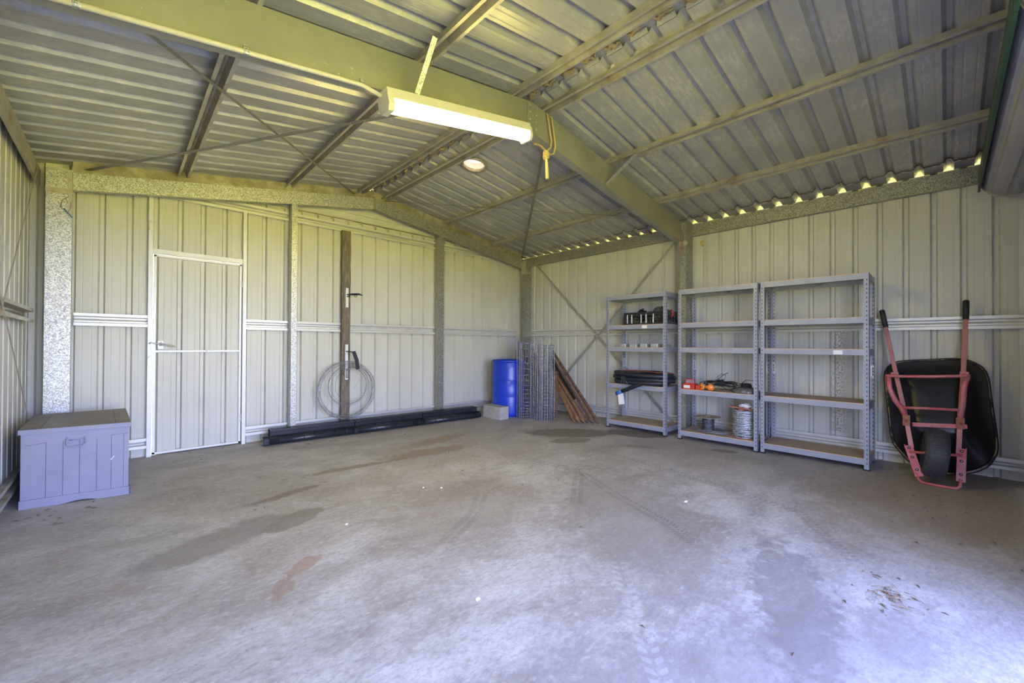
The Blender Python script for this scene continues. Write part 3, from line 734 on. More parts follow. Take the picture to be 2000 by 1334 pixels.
# ---- blue drum
c0 = (-.905, -.60, 0)
root = empty('plastic_drum', c0, 'tall blue plastic drum in the far corner', 'drum')
mb = MB(); mb.smooth = True
R_ = .285
mb.lathe([(.20, .0), (R_ - .02, 0.0), (R_ - .003, .02), (R_, .06), (R_, .30), (R_ - .002, .31), (R_, .32), (R_, .555), (R_ - .004, .56), (R_ + .001, .568), (R_, .58), (R_ - .002, .70), (R_ - .006, .80), (R_ - .02, .835), (R_ - .02, .845), (R_ + .004, .848), (R_ + .006, .872), (R_ - .006, .884), (R_ - .02, .882), (R_ - .025, .862), (.01, .86)], c0, 48)
mb.build('drum_body', 'blue', root)
mb = MB(); mb.lathe([(.03, .86), (.03, .878), (.024, .88)], (c0[0] - .12, c0[1] + .1, 0), 16); mb.build('bung', 'blue_dark', root)

# ---- concrete block
mb = MB(); mb.box((-1.385, -.905, 0), (-1.205, -.515, .190)); mb.cur = 0
tag(mb.build('concrete_block', 'block', bevel=.006), 'grey concrete block on the floor before the blue drum', 'block')

# ---- wire mesh rolls
def mesh_roll(nm, cx, cy, radii, H, zs, nv, lab, mat, r=.0017, squash=1.0, extra=None):
    root = empty(nm, (cx, cy, 0), lab, 'wire roll', 'rolls of wire fencing')
    mb = MB(); rr = random.Random(int(abs(cx * 1000)))
    r0, r1, turns = radii
    def pt(t, z):
        a = 2 * PI * turns * t; q = r0 + (r1 - r0) * t; q += .006 * math.sin(5 * a + cx * 9)
        return (cx + q * math.cos(a + 2.2), cy + q * math.sin(a + 2.2) * squash, z)
    n = int(28 * turns)
    for z in zs: mb.tube([pt(i / n, z + .006 * math.sin(i * .7 + z * 20)) for i in range(n + 1)], r * (1.25 if z in (zs[0], zs[-1]) else 1), 3, cap=False)
    mb.build('line_wires', mat, root)
    mb = MB()
    for i in range(nv):
        t = (i + .5) / nv; x, y, _ = pt(t, 0); e = rr.uniform(-.004, .004)
        mb.tube([(x, y, zs[0] - .002), (x + e, y - e, H * .5), (x - e, y + e, zs[-1] + rr.uniform(.0, .03))], r, 3)
    mb.build('stay_wires', mat, root)
    return root
def graded(H, a, b):
    zs = [.004]; 
    while zs[-1] < H - .02: t = zs[-1] / H; zs.append(zs[-1] + a + (b - a) * t)
    zs[-1] = H; return zs
ra = mesh_roll('wire_mesh_roll', -.945, -1.005, (.140, .085, 2.0), 1.15, graded(1.15, .035, .125), 40, 'left upright roll of galvanised fence mesh beside the blue drum', 'wire', .0028)
rb = mesh_roll('wire_mesh_roll', -.835, -1.305, (.150, .085, 2.2), 1.16, graded(1.12, .045, .065), 46, 'right upright roll of fence mesh, in front of the rusty pickets', 'wire', .0026)
rc = mesh_roll('wire_mesh_roll', -.44, -1.10, (.115, .08, 1.6), .68, graded(.68, .03, .03), 24, 'low rusty brown mesh roll behind the galvanised rolls', 'wire_rust', .0019)
mb = MB(); r4 = random.Random(11); mb.smooth = True
for k in range(42):
    z = r4.uniform(.05, .85); a = r4.uniform(0, 6.28); p = Vector((-.93 + .07 * math.cos(a), -1.03 + .07 * math.sin(a), z)); pts = [p]
    for j in range(4): pts.append(pts[-1] + Vector((r4.uniform(-.04, .04), r4.uniform(-.04, .04), r4.uniform(-.03, .05))))
    pts = [Vector((max(-1.02, min(-.87, q.x)), max(-1.08, min(-.93, q.y)), q.z)) for q in pts]; mb.tube(pts, .003, 4)
tag(mb.build('dry_twigs', 'twig'), 'dry brown twigs caught inside the left mesh roll', 'twigs', kind='stuff')
# upright stakes behind the rolls
for i, (x, y, h, tx) in enumerate(((-.60, -.80, 1.02, .0), (-.50, -.84, .98, -.02), (-.43, -.86, 1.10, .02), (-.585, -.70, 1.06, -.05), (-.54, -.90, .88, .0))):
    mb = MB(); mb.bar((x, y, 0), (x + .10 + tx, y + .14, h), .055, .022, (0, 1, 0))
    tag(mb.build('timber_stake', 'rust_brown' if i % 2 else 'rust_light'), ['weathered brown stake standing behind the left mesh roll', 'dark timber stake leaning behind the mesh rolls', 'tallest pale timber stake behind the mesh rolls', 'dark timber stake right beside the blue drum', 'shortest pale stake of those behind the mesh rolls'][i], 'stake', 'timber stakes in the corner')

# ---- rusty pickets leaning on the right wall
mats = ['rust_light', 'rust_brown', 'rust_light', 'rust', 'rust_light', 'rust_brown', 'dark_iron', 'rust', 'rust_brown', 'rust', 'rust_brown']
nP = len(mats)
labs = ['pale rusty picket at the left of the leaning pile', 'second picket from the left of the leaning pile', 'light brown picket third from the left', 'dark red picket fourth from the left',
        'pale weathered picket in the middle of the pile', 'brown picket just right of the middle', 'short black iron bar lying on top of the pickets', 'dark red picket beneath the black bar',
        'brown picket third from the right', 'dark red picket second from the right', 'rightmost long brown picket of the leaning pile']
for i, m in enumerate(mats):
    t = i / (nP - 1)
    b = Vector((-.735 + .20 * t + .02 * (i % 2), -1.80 - .27 * t, .012)); tp = Vector((-.16 + .05 * t, -.86 + .03 * (i % 3), .62 + .40 * t))
    mb = MB()
    if i == 6: b2 = b.lerp(tp, .30) + Vector((-.055, 0, .05)); mb.bar(b2, tp + Vector((-.05, 0, .03)), .028, .022)
    else:
        dd = (tp - b).normalized(); s_ = b + dd * .09
        up_ = Vector((-.8, -.3, .5))
        mb.bar(s_, tp, .040, .018, up_); mb.bar(s_, b, .040, .018, up_, .25)
        mb.bar(s_ + up_.normalized() * .012, tp + up_.normalized() * .012, .008, .016, up_)
    tag(mb.build('rusty_picket', m), labs[i] + ' against the right wall', 'picket', 'rusty pickets')

# ---- strip drains along the back wall
def drain(p, q, top, lab, grp):
    p, q = Vector(p), Vector(q); d = (q - p).normalized(); a = Vector((-d.y, d.x, 0)); Z = Vector((0, 0, 1))
    root = empty('drain_channel', tuple((p + q) / 2), lab, 'drain channel', grp)
    L = (q - p).length
    if top:   # upright U with flange lips and grate
        prof = [(-.062, .145), (-.062, .13), (-.050, .125), (-.046, .06), (-.035, .025), (0, .012), (.035, .025), (.046, .06), (.050, .125), (.062, .13), (.062, .145)]
        mb = MB(); mb.sweep(prof, [p, q], a, Z); k = .03
        while k < L:
            o_ = p + d * k
            mb.sweep([(u * 1.06, w * 1.0 - .004) for u, w in prof[1:-1]], [o_, o_ + d * .012], a, Z); k += .115
        mb.build('channel', 'drain', root, thick=.004)
        mb = MB(); k = .01
        mb.bar(p + a * -.052 + Z * .143, q + a * -.052 + Z * .143, .008, .010); mb.bar(p + a * .052 + Z * .143, q + a * .052 + Z * .143, .008, .010); mb.bar(p + Z * .143, q + Z * .143, .006, .008)
        while k < L: o_ = p + d * k + Z * .144; mb.bar(o_ - a * .052, o_ + a * .052, .008, .008); k += .022
        mb.build('grate', 'drain', root)
    else:     # lying on its side, rounded back to the room
        prof = [(.035, .128), (.02, .128), (.014, .116), (-.03, .108), (-.062, .09), (-.072, .06), (-.062, .032), (-.03, .014), (.014, .010), (.02, .002), (.035, .002)]
        prof = [(u * .74, w_ * .74) for u, w_ in prof]
        mb = MB(); mb.smooth = True; mb.sweep(prof, [p, q], a, Z); k = .04
        while k < L:
            o_ = p + d * k; mb.sweep([(u * 1.05 - .002, (w - .044) * 1.04 + .046) for u, w in prof[2:-2]], [o_, o_ + d * .010], a, Z); k += .12
        mb.build('channel', 'drain', root, thick=.004)
        mb = MB(); o_ = p + d * .02; mb.box(tuple(o_ + Vector((-.02, -.056, .02))), tuple(o_ + Vector((.03, -.03, .078)))); mb.build('connector', 'drain', root)
    return root
for i in range(3):
    t0, t1 = i / 3, (i + 1) / 3 - .004
    f0, f1 = Vector((-4.34, -.315, 0)), Vector((-1.43, -.50, 0))
    u0, u1 = Vector((-4.26, -.235, .012)), Vector((-1.43, -.385, .012))
    wh = ['left', 'middle', 'right'][i]
    drain(f0.lerp(f1, t0), f0.lerp(f1, t1), False, 'black drain channel lying on its side in front, %s of three' % wh, 'side-lying black drain channels')
    drain(u0.lerp(u1, t0), u0.lerp(u1, t1), True, 'black drain channel with grate along the back wall, %s of three' % wh, 'grated black drain channels')

# ---- timber board with hook plates and barbed wire coil
root = empty('timber_board', (-3.345, -.07, 0), 'rough dark timber board fixed upright on the back wall', 'board')
mb = MB(); r5 = random.Random(9); n = 24; vs = []; 
for i in range(n + 1):
    z = .02 + (2.60 - .02) * i / n; e = r5.uniform(-.003, .003)
    vs += [(-3.408 + e, -.060, z), (-3.408 + e, -.098, z), (-3.298 + e, -.098 + r5.uniform(-.002, .002), z), (-3.298 + e, -.060, z)]
fs = [(0, 1, 2, 3), tuple(4 * n + k for k in (3, 2, 1, 0))]
for i in range(n):
    for k in range(4): fs.append((4 * i + k, 4 * i + (k + 1) % 4, 4 * i + 4 + (k + 1) % 4, 4 * i + 4 + k))
mb.add(vs, fs); mb.build('plank', 'board', root)
for zc0, zc1 in ((1.60, 1.852), (.66, 1.118)):
    mb = MB(); mb.box((-3.362, -.105, zc0), (-3.326, -.098, zc1)); mb.box((-3.35, -.112, zc0 + .02), (-3.338, -.104, zc0 + .04)); mb.box((-3.35, -.112, zc1 - .04), (-3.338, -.104, zc1 - .02))
    hp = mb.build('hook_plate', 'sticker', root, bevel=.003)
mb = MB(); mb.smooth = True
mb.tube([(-3.345, -.105, 1.765), (-3.33, -.17, 1.765), (-3.30, -.23, 1.762), (-3.26, -.27, 1.765), (-3.22, -.29, 1.75)], .010, 8, rads=[.008, .010, .014, .013, .006])
mb.tube([(-3.345, -.104, 1.74), (-3.335, -.15, 1.74), (-3.33, -.17, 1.76)], .006, 6)
mb.tube([Vector((-3.285, -.225, 1.747)) + Vector((.016 * math.cos(a), .0, .016 * math.sin(a))) for a in [2 * PI * i / 10 for i in range(10)]], .004, 5, closed=True)
mb.build('upper_hook', 'dark_iron', root)
mb = MB(); mb.bar((-3.34, -.105, 1.03), (-3.315, -.27, 1.02), .035, .01, (0, 0, 1)); mb.bar((-3.32, -.26, 1.03), (-3.285, -.275, .92), .045, .012, (0, 1, 0)); mb.bar((-3.285, -.275, .925), (-3.27, -.28, .80), .045, .012, (0, 1, 0))
mb.build('lower_hook', 'dark_iron', root)
mb = MB(); mb.smooth = True; mb.tube([(-3.345, -.106, .78), (-3.33, -.16, .80), (-3.30, -.22, .85), (-3.285, -.25, .88)], .009, 7); mb.tube([(-3.345, -.108, .80), (-3.345, -.112, .68)], .012, 7); mb.build('hook_stay', 'strap_light', root)
mb = MB(); r6 = random.Random(21)
def coil(cx, cz, R0, y0, turns, jr, jy):
    n = 40 * turns; pts = []
    p1, p2 = r6.uniform(0, 6), r6.uniform(0, 6)
    for i in range(n):
        a = 2 * PI * i / 40; tn = i // 40
        R1 = R0 + jr * math.sin(a * .37 + p1) + r6.uniform(-.003, .003) + .004 * math.sin(a * 6.3)
        pts.append((cx + R1 * math.sin(a), y0 + jy * math.sin(a * .73 + p2), cz + (R1 + .0) * math.cos(a) + (R0 * 0)))
    mb.tube(pts, .0023, 3); return pts
allp = []
allp += coil(-3.362, .535, .350, -.165, 9, .020, .024); allp += coil(-3.345, .588, .245, -.175, 4, .016, .015); allp += coil(-3.30, .60, .225, -.17, 1, .01, .01)
for i in range(0, len(allp), 7):
    p = Vector(allp[i]); q = Vector((r6.uniform(-1, 1), r6.uniform(-.6, .6), r6.uniform(-1, 1))).normalized() * .013; mb.tube([p - q, p + q], .0017, 3)
mb.tube([(-3.11, -.18, .72), (-3.16, -.20, .70), (-3.24, -.20, .62), (-3.28, -.19, .55)], .0013, 3)
tag(mb.build('barbed_wire_coil', 'wire_coil'), 'grey coil of barbed wire hanging from the hook on the timber board', 'wire coil')

# ---- shelving units
LV = [.108, .605, 1.10, 1.395, 1.795]
SHX0, SHX1 = -.60, -.162
def slots(mb, x, y, z0, z1, face):
    z = z0
    while z < z1:
        if face == 'f': mb.box((x - .0018, y - .0035, z), (x + .001, y + .0035, z + .012)); mb.box((x - .0018, y - .002, z + .012), (x + .001, y + .002, z + .017))
        else: mb.box((x - .0035, y - .0018, z), (x + .0035, y + .0018, z + .012))
        z += .0405
def shelf_unit(y0, y1, lab, x0=SHX0, x1=SHX1, sticker=None, extra_label=None):
    """y0 = nearer the back wall, y1 = nearer the door"""
    root = empty('shelving_unit', ((x0 + x1) / 2, (y0 + y1) / 2, 0), lab, 'shelves', 'grey boltless shelving units')
    W = .038; T = .0025
    for (px, sx) in ((x0, 1), (x1, -1)):
        for (py, sy) in ((y0, -1), (y1, 1)):
            mb = MB()
            mb.box((px, py, .0), (px + sx * T, py + sy * W, 1.795)); mb.box((px, py, .0), (px + sx * W, py + sy * T, 1.795))
            mb.cur = 1
            slots(mb, px, py + sy * .016, .06, 1.76, 'f'); slots(mb, px + sx * .02, py, .06, 1.76, 's')
            slots(mb, px + sx * T, py + sy * .016, .06, 1.76, 'f'); 
            post = mb.build('post', ['shelf_paint', 'slot_dark'], root)
            mb = MB(); mb.box((px - sx * .002, py - sy * .002, 0), (px + sx * (W + .002), py + sy * (W + .002), .014)); mb.build('foot_cap', 'black_plastic', post)
    for i, z in enumerate(LV):
        mb = MB(); hb = .054; zz = z - .006
        mb.box((x0 + .003, y0 - .003, zz - hb), (x0 + .006, y1 + .003, zz)); mb.box((x0 + .003, y0 - .003, zz - hb), (x0 + .022, y1 + .003, zz - hb + .002)); 
        mb.box((x1 - .006, y0 - .003, zz - hb), (x1 - .003, y1 + .003, zz))
        mb.box((x0 + .003, y0 - .006, zz - hb), (x1 - .003, y0 - .003, zz)); mb.box((x0 + .003, y1 + .003, zz - hb), (x1 - .003, y1 + .006, zz))
        if i < 5: mb.box((x0 + .02, (y0 + y1) / 2 - .02, zz - .03), (x1 - .02, (y0 + y1) / 2 + .02, zz - .008))
        sh = mb.build('shelf_frame', 'shelf_paint', root)
        mb = MB(); mb.box((x0 + .007, y1 + .007, z - .012), (x1 - .007, y0 - .007, z)); mb.cur = 1; mb.box((x0 + .0055, y1 + .007, z - .006), (x0 + .007, y0 - .007, z)); mb.build('deck_board', ['mdf', 'mdf_edge'], sh)
    for (px, sx, py, sy) in ((x1, -1, y0, -1), (x1, -1, y1, 1), (x0, 1, y1, 1), (x0, 1, y0, -1)):
        mb = MB()
        if px == x1: mb.box((px - .004, py + sy * .004, .82), (px - .001 - .004, py + sy * .034, .94)); mb.cur = 1; [mb.box((px - .0065, py + sy * .012, z), (px - .004, py + sy * .020, z + .02)) for z in (.84, .87, .90)]
        else: mb.box((px + sx * .004, py + sy * .004, .84), (px + sx * .0065, py + sy * .034, .92))
        mb.build('splice_plate', ['zinc', 'slot_dark'], root)
    if sticker:
        for yy, z in sticker:
            mb = MB(); mb.box((x0 + .0015, yy - .035, z - .052), (x0 + .003, yy + .035, z - .012)); mb.build('sticker', 'sticker', root)
    return root
shelf_unit(-2.235, -3.092, 'left grey shelving unit holding the crate and black hose', sticker=[(-2.80, LV[3])])
shelf_unit(-3.242, -4.100, 'middle grey shelving unit holding wire reels and cable')
shelf_unit(-4.122, -4.995, 'right grey shelving unit with empty shelves beside the barrow', x0=-.592, x1=-.158, sticker=[(-4.77, LV[2])])

# ---- black crate with contents
root = empty('plastic_crate', (-.44, -2.78, LV[3]), 'black slotted plastic crate on the left shelving unit', 'crate')
mb = MB(); x0, x1, y0, y1, z0, z1 = -.53, -.27, -3.07, -2.47, LV[3], LV[3] + .165
mb.box((x0, y0, z0), (x1, y1, z0 + .012))
def slat(ax0, ax1, fixed, along):
    n = 14 if along == 'y' else 7
    for i in range(n + 1):
        a = ax0 + (ax1 - ax0) * i / n; w = .008 if i % 3 else .014
        if along == 'y': mb.box((fixed - .004, a - w / 2, z0), (fixed + .004, a + w / 2, z1))
        else: mb.box((a - w / 2, fixed - .004, z0), (a + w / 2, fixed + .004, z1))
for fx in (x0, x1): slat(y0, y1, fx, 'y'); mb.box((fx - .006, y0, z1 - .05), (fx + .006, y1, z1)); mb.box((fx - .006, y0, z0), (fx + .006, y1, z0 + .03)); mb.box((fx - .006, y0, z0 + .075), (fx + .006, y1, z0 + .085))
for fy in (y0, y1): slat(x0, x1, fy, 'x'); mb.box((x0, fy - .006, z1 - .05), (x1, fy + .006, z1)); mb.box((x0, fy - .006, z0), (x1, fy + .006, z0 + .03))
mb.cur = 1
for yy in (-2.52, -2.585, -2.72, -2.79, -2.89): mb.box((x0 - .0085, yy - .006, z0 + .02), (x0 - .0055, yy + .006, z1 - .03))
mb.build('crate_body', ['black_plastic', 'sticker'], root)
def lump(name, c, rx, ry, rz, mat, seed, amp=.25, parent=None, n=18):
    mb = MB(); mb.smooth = True; r = random.Random(seed); vs = []; fs = []; m = 10
    ph = [r.uniform(0, 6) for _ in range(6)]
    for i in range(m + 1):
        th = PI * i / m
        for k in range(n):
            a = 2 * PI * k / n; w = 1 + amp * (math.sin(3 * a + ph[0] + 2 * th) * .4 + math.sin(5 * a + ph[1]) * math.sin(3 * th + ph[2]) * .5 + math.sin(7 * th + ph[3] + a * 2) * .3)
            vs.append((c[0] + rx * w * math.sin(th) * math.cos(a), c[1] + ry * w * math.sin(th) * math.sin(a), c[2] + rz * w * math.cos(th)))
    for i in range(m):
        for k in range(n): fs.append((i * n + k, i * n + (k + 1) % n, (i + 1) * n + (k + 1) % n, (i + 1) * n + k))
    mb.add(vs, fs); return mb.build(name, mat, parent)
tag(lump('plastic_bag', (-.40, -2.93, LV[3] + .125), .10, .125, .10, 'bag_clear', 4), 'dark shiny plastic bag bulging from the black crate', 'bag')
tag(lump('rag', (-.40, -2.66, LV[3] + .13), .07, .07, .065, 'black_plastic', 8, .5), 'crumpled black rag poking up from the crate middle', 'rag')
mb = MB(); mb.smooth = True; mb.tube([(-.46, -3.085, LV[3] + .17), (-.47, -3.115, LV[3] + .15), (-.47, -3.12, LV[3] + .11), (-.46, -3.092, LV[3] + .09)], .014, 8)
tag(mb.build('red_rag', 'red_bag'), 'red rag end hanging over the right end of the black crate', 'rag')

# ---- small galvanised brackets on the third shelf
brk = [(-2.37, -2.475), (-2.525, -2.635), (-2.68, -2.785), (-2.83, -2.935)]
wh = ['leftmost', 'second', 'third', 'fourth']
for i, (ya, yb) in enumerate(brk):
    mb = MB(); X = -.50; Zb = LV[2]
    mb.box((X, yb, Zb), (X + .10, ya, Zb + .003)); mb.box((X, yb, Zb), (X + .003, ya, Zb + .044)); mb.box((X + .097, yb, Zb), (X + .10, ya, Zb + .044)); mb.box((X, yb, Zb), (X + .10, yb + .003, Zb + .044)); mb.box((X, ya - .003, Zb), (X + .1, ya, Zb + .044))
    mb.cur = 1; mb.box((X - .001, yb, Zb), (X, yb + .014, Zb + .044))
    tag(mb.build('metal_bracket', ['zinc', 'sticker']), 'small open galvanised steel box on the left unit, %s from the left' % wh[i], 'bracket', 'galvanised boxes on the shelf')
mb = MB(); mb.box((-.50, -3.08, LV[2]), (-.44, -2.985, LV[2] + .04)); tag(mb.build('metal_bracket', 'zincdark'), 'dark speckled metal box at the right end of that shelf row', 'bracket', 'galvanised boxes on the shelf')

# ---- hose coil
root = empty('drainage_hose', (-.45, -2.72, LV[1]), 'coiled black drainage hose with blue end cap on the left unit', 'hose')
mb = MB(); mb.smooth = True
pts = []; turns = 5.2; n = 40; z0 = LV[1] + .029
for i in range(int(n * turns)):
    a = 2 * PI * i / n + .4; t = i / (n * turns); tn = i / n
    ry = .40 - .045 * (int(tn) % 2) - .03 * math.sin(tn * 2.1); rx = .185 - .02 * (int(tn) % 2)
    z = z0 + .049 * min(tn * .52, 2.3) + .012 * math.sin(a * 1.3 + tn) * min(1, tn)
    pts.append((-.45 + rx * math.cos(a) - .03 * math.sin(tn * 1.7), -2.72 + ry * math.sin(a) + .03 * math.sin(tn * 3.1), max(z0, z)))
mb.tube(pts, .0275, 12)
pts2 = [(-.40, -3.02, z0 + .06), (-.55, -2.98, z0 + .045), (-.635, -2.85, z0 + .022), (-.66, -2.72, z0 - .03), (-.665, -2.60, z0 - .085), (-.66, -2.50, z0 - .125)]
mb.tube(pts2, .025, 12); mb.build('hose_body', 'hose', root)
mb = MB(); mb.smooth = True; mb.tube([(-.662, -2.515, z0 - .118), (-.655, -2.43, z0 - .155)], .0275, 12); mb.build('end_cap', 'blue_cap', root)
mb = MB(); mb.prism([(-.667, -2.455, z0 - .16), (-.667, -2.535, z0 - .14), (-.667, -2.56, z0 - .28), (-.667, -2.475, z0 - .30)], (.002, 0, 0)); mb.build('tag', 'sticker', root)
mb = MB(); mb.smooth = True
for yo in (0, .02, -.025): mb.tube([(-.60, -2.50 + yo, z0 + .13), (-.67, -2.53 + yo, z0 + .05), (-.68, -2.56 + yo * 2, z0 - .02), (-.665, -2.55 + yo, z0 - .09), (-.64, -2.52, z0 - .10)], .002, 4)
mb.build('tie_wire', 'wire', root)
mb = MB(); mb.smooth = True
mb.tube([(-.45 + .13 * math.cos(a), -2.74 + .36 * math.sin(a), z0 + .135 + .01 * math.sin(2 * a)) for a in [-2.6 + 4.6 * i / 24 for i in range(25)]], .010, 7)
tag(mb.build('red_hose', 'hose_red'), 'thin dull red hose lying on the black hose coil', 'hose')

# ---- middle unit: red box, small carton, insulators, cable, flange
def obox(name, c, sx, sy, sz, ang, mats, lab, cat, sticker=False):
    mb = MB(); Mx = Matrix.Translation(c) @ Matrix.Rotation(ang, 4, 'Z')
    def bx(a, b):
        t = MB(); t.box(a, b); mb.add([Mx @ Vector(v) for v in t.v], t.f)
    bx((-sx / 2, -sy / 2, 0), (sx / 2, sy / 2, sz))
    if sticker: mb.cur = 1; bx((-sx / 2 - .001, sticker[0], sticker[2]), (-sx / 2, sticker[1], sticker[3])); mb.cur = 0
    if len(mats) > 2: mb.cur = 2; bx((-sx / 2 - .001, -sy / 2 + .008, .012), (-sx / 2, sy / 2 - .008, sz - .012))
    return tag(mb.build(name, mats), lab, cat)
Z1 = LV[1]
obox('red_carton', (-.50, -3.345, Z1), .10, .145, .062, 0, ['red_box', 'sticker'], 'flat red carton with white label, left on the middle unit', 'box', (-.02, .055, .01, .045))
obox('hardware_carton', (-.49, -3.345, Z1 + .0625), .07, .095, .055, .3, ['red_box', 'sticker', 'dull_box'], 'small dark printed carton standing on the red carton', 'box')
obox('red_carton', (-.50, -3.455, Z1), .09, .06, .05, .15, ['red_box', 'sticker'], 'second small red carton beside the orange insulator', 'box')
for i, yy in enumerate((-3.505, -3.60)):
    root = empty('insulator_spool', (-.54, yy, Z1), ['orange plastic fence insulator next to the red carton', 'orange plastic fence insulator farther right on the shelf'][i], 'insulator', 'orange insulators')
    mb = MB(); mb.smooth = True; Mx = Matrix.Rotation(.5 if i else -.3, 4, 'Z')
    mb.lathe([(.006, -.02), (.037, -.02), (.037, -.012), (.014, -.008), (.012, .0), (.014, .014), (.036, .018), (.036, .026), (.006, .026)] if i else [(.004, -.012), (.038, -.012), (.038, -.004), (.014, 0), (.012, .03), (.02, .034), (.004, .036)], (-.54, yy, Z1 + .0385), 20, 'x', Mx)
    mb.build('spool', 'orange', root)
    mb = MB(); mb.lathe([(.007, -.024), (.007, -.018)], (-.54, yy, Z1 + .0385), 8, 'x', Mx); mb.build('screw', 'bolt', root)
mb = MB(); mb.smooth = True; mb.tube([(-.54, -3.52, Z1 + .04), (-.54, -3.585, Z1 + .038)], .009, 8); tag(mb.build('insulator_pin', 'orange'), 'orange pin lying between the two insulators', 'pin')
mb = MB(); mb.smooth = True; r7 = random.Random(31)
CC = Vector((-.40, -3.655, Z1 + .085))
for k in range(9):     # long loops bound in the middle
    L_ = r7.uniform(.16, .23); hgt = r7.uniform(.02, .045); tz = r7.uniform(-.04, .012); tx = r7.uniform(-.05, .05)
    pts = []
    for i in range(24):
        a = 2 * PI * i / 24; s_ = math.cos(a); w = math.sin(a) * hgt * (abs(s_) ** .8 + .18)
        p = CC + Vector((tx * s_ + w * .6, L_ * s_, tz * abs(s_) + w)); p.z = max(p.z, Z1 + .005); pts.append(p)
    mb.tube(pts, .0036, 6, closed=True)
for k in range(7):
    a0 = r7.uniform(0, 6); mb.tube([CC + Vector((.035 * math.cos(a), (k - 3) * .014 + .008 * math.sin(a), .035 * math.sin(a))) for a in [a0 + 2 * PI * i / 14 for i in range(14)]], .0045, 6, closed=True)
mb.tube([CC, CC + Vector((0, .02, .04)), CC + Vector((0, -.02, .085)), CC + Vector((0, -.085, .125))], .0035, 6)
mb.tube([CC + Vector((0, 0, .03)), CC + Vector((0, -.05, .05)), CC + Vector((0, -.06, .09)), CC + Vector((0, -.02, .11)), CC + Vector((0, .03, .07)), CC + Vector((0, .02, .02))], .003, 6)
mb.tube([CC + Vector((0, -.05, 0)), CC + Vector((-.05, -.10, .0)), CC + Vector((-.08, -.13, -.06)), CC + Vector((-.05, -.02, -.07))], .0036, 6)
mb.tube([CC + Vector((-.04, -.12, -.07)), CC + Vector((0, -.20, -.01)), CC + Vector((.02, -.27, .05)), CC + Vector((.02, -.34, .045)), CC + Vector((.02, -.40, -.01))], .0036, 6)
mb.tube([CC + Vector((0, 0, -.03)), CC + Vector((-.06, -.09, -.06)), CC + Vector((-.10, -.19, -.081))], .0036, 6)
tag(mb.build('cable_bundle', 'black_plastic'), 'tangled bundle of black cable on the middle unit', 'cable')
root = empty('pipe_flange', (-.45, -3.94, Z1), 'black pipe flange half wrapped in dusty plastic, middle unit', 'flange')
mb = MB(); mb.smooth = True; fc = (-.45, -3.945, Z1)
mb.lathe([(.132, .002), (.135, .012), (.11, .035), (.075, .05), (.058, .058), (.058, .085), (.050, .088), (.052, .10), (.046, .102), (.046, .06), (.001, .06)], fc, 36); mb.build('flange_body', 'black_plastic', root)
mb = MB(); mb.smooth = True; r8 = random.Random(2)
mb.lathe([(.141, .001), (.143 , .014), (.12, .040), (.085, .055)], fc, 36, caps=False)
mb.v = [(x + r8.uniform(-.004, .004), y + r8.uniform(-.004, .004), max(Z1 + .001, z + r8.uniform(-.003, .006))) for x, y, z in mb.v]; mb.build('plastic_wrap', 'bag_clear', root)

# ---- wire reel and barbed wire roll on the bottom shelf
Z0 = LV[0]
root = empty('wire_reel', (-.40, -3.52, Z0), 'small dark reel of barbed wire, left on the bottom shelf', 'reel')
mb = MB(); mb.smooth = False; rc0 = (-.40, -3.52, Z0)
mb.lathe([(.05, .165), (.135, .168), (.137, .174), (.05, .180)], rc0, 32, caps=False); mb.lathe([(.03, .001), (.09, .001), (.09, .006), (.03, .008)], rc0, 24); mb.lathe([(.05, .003), (.05, .179)], rc0, 20, caps=False); mb.build('spool', 'reel_wood', root)
mb = MB()
for k in range(60): 
    a0 = r7.uniform(0, 6.28); z = .012 + .145 * k / 60
    mb.tube([(rc0[0] + (.066 + r7.uniform(-.008, .004)) * math.cos(a), rc0[1] + (.066 + r7.uniform(-.008, .004)) * math.sin(a), Z0 + z + r7.uniform(-.005, .005)) for a in [a0 + .55 * i for i in range(10)]], .0026, 3)
mb.build('wire_winding', 'wire_dark', root)
mb = MB(); allp = []
for k in range(9):
    ry = r7.uniform(.15, .235); rx = r7.uniform(.10, .14); cx_, cy_ = -.43 + r7.uniform(-.02, .02), -3.57 + r7.uniform(-.04, .04); zz = Z0 + .004 + .003 * k
    pts = [(cx_ + rx * math.cos(a) + r7.uniform(-.003, .003), cy_ + ry * math.sin(a) + r7.uniform(-.003, .003), zz + .012 * max(0, math.sin(a * 2 + k)) + r7.uniform(0, .003)) for a in [2 * PI * i / 32 for i in range(32)]]
    mb.tube(pts, .0017, 3, closed=True); allp += pts
mb.tube([(-.50, -3.40, Z0 + .01), (-.50, -3.33, Z0 + .02), (-.47, -3.28, Z0 + .012)], .0017, 3)
for i in range(0, len(allp), 5):
    p = Vector(allp[i]); q = Vector((r7.uniform(-1, 1), r7.uniform(-1, 1), r7.uniform(-.2, .8))).normalized() * .011; p.z = max(p.z, Z0 + .008); mb.tube([p - q * .6, p + q], .0014, 3)
tag(mb.build('loose_barbed_wire', 'wire'), 'loose loops of grey barbed wire around the small reel', 'wire')
root = empty('barbed_wire_roll', (-.44, -3.93, Z0), 'tall full roll of shiny barbed wire with red ends, bottom shelf', 'wire roll')
rc1 = (-.43, -3.93, Z0)
mb = MB(); mb.smooth = True; mb.lathe([(.09, .012), (.108, .02), (.108, .30), (.09, .305)], rc1, 32)
mb.build('core', 'wire', root)
mb = MB()
nT = 46
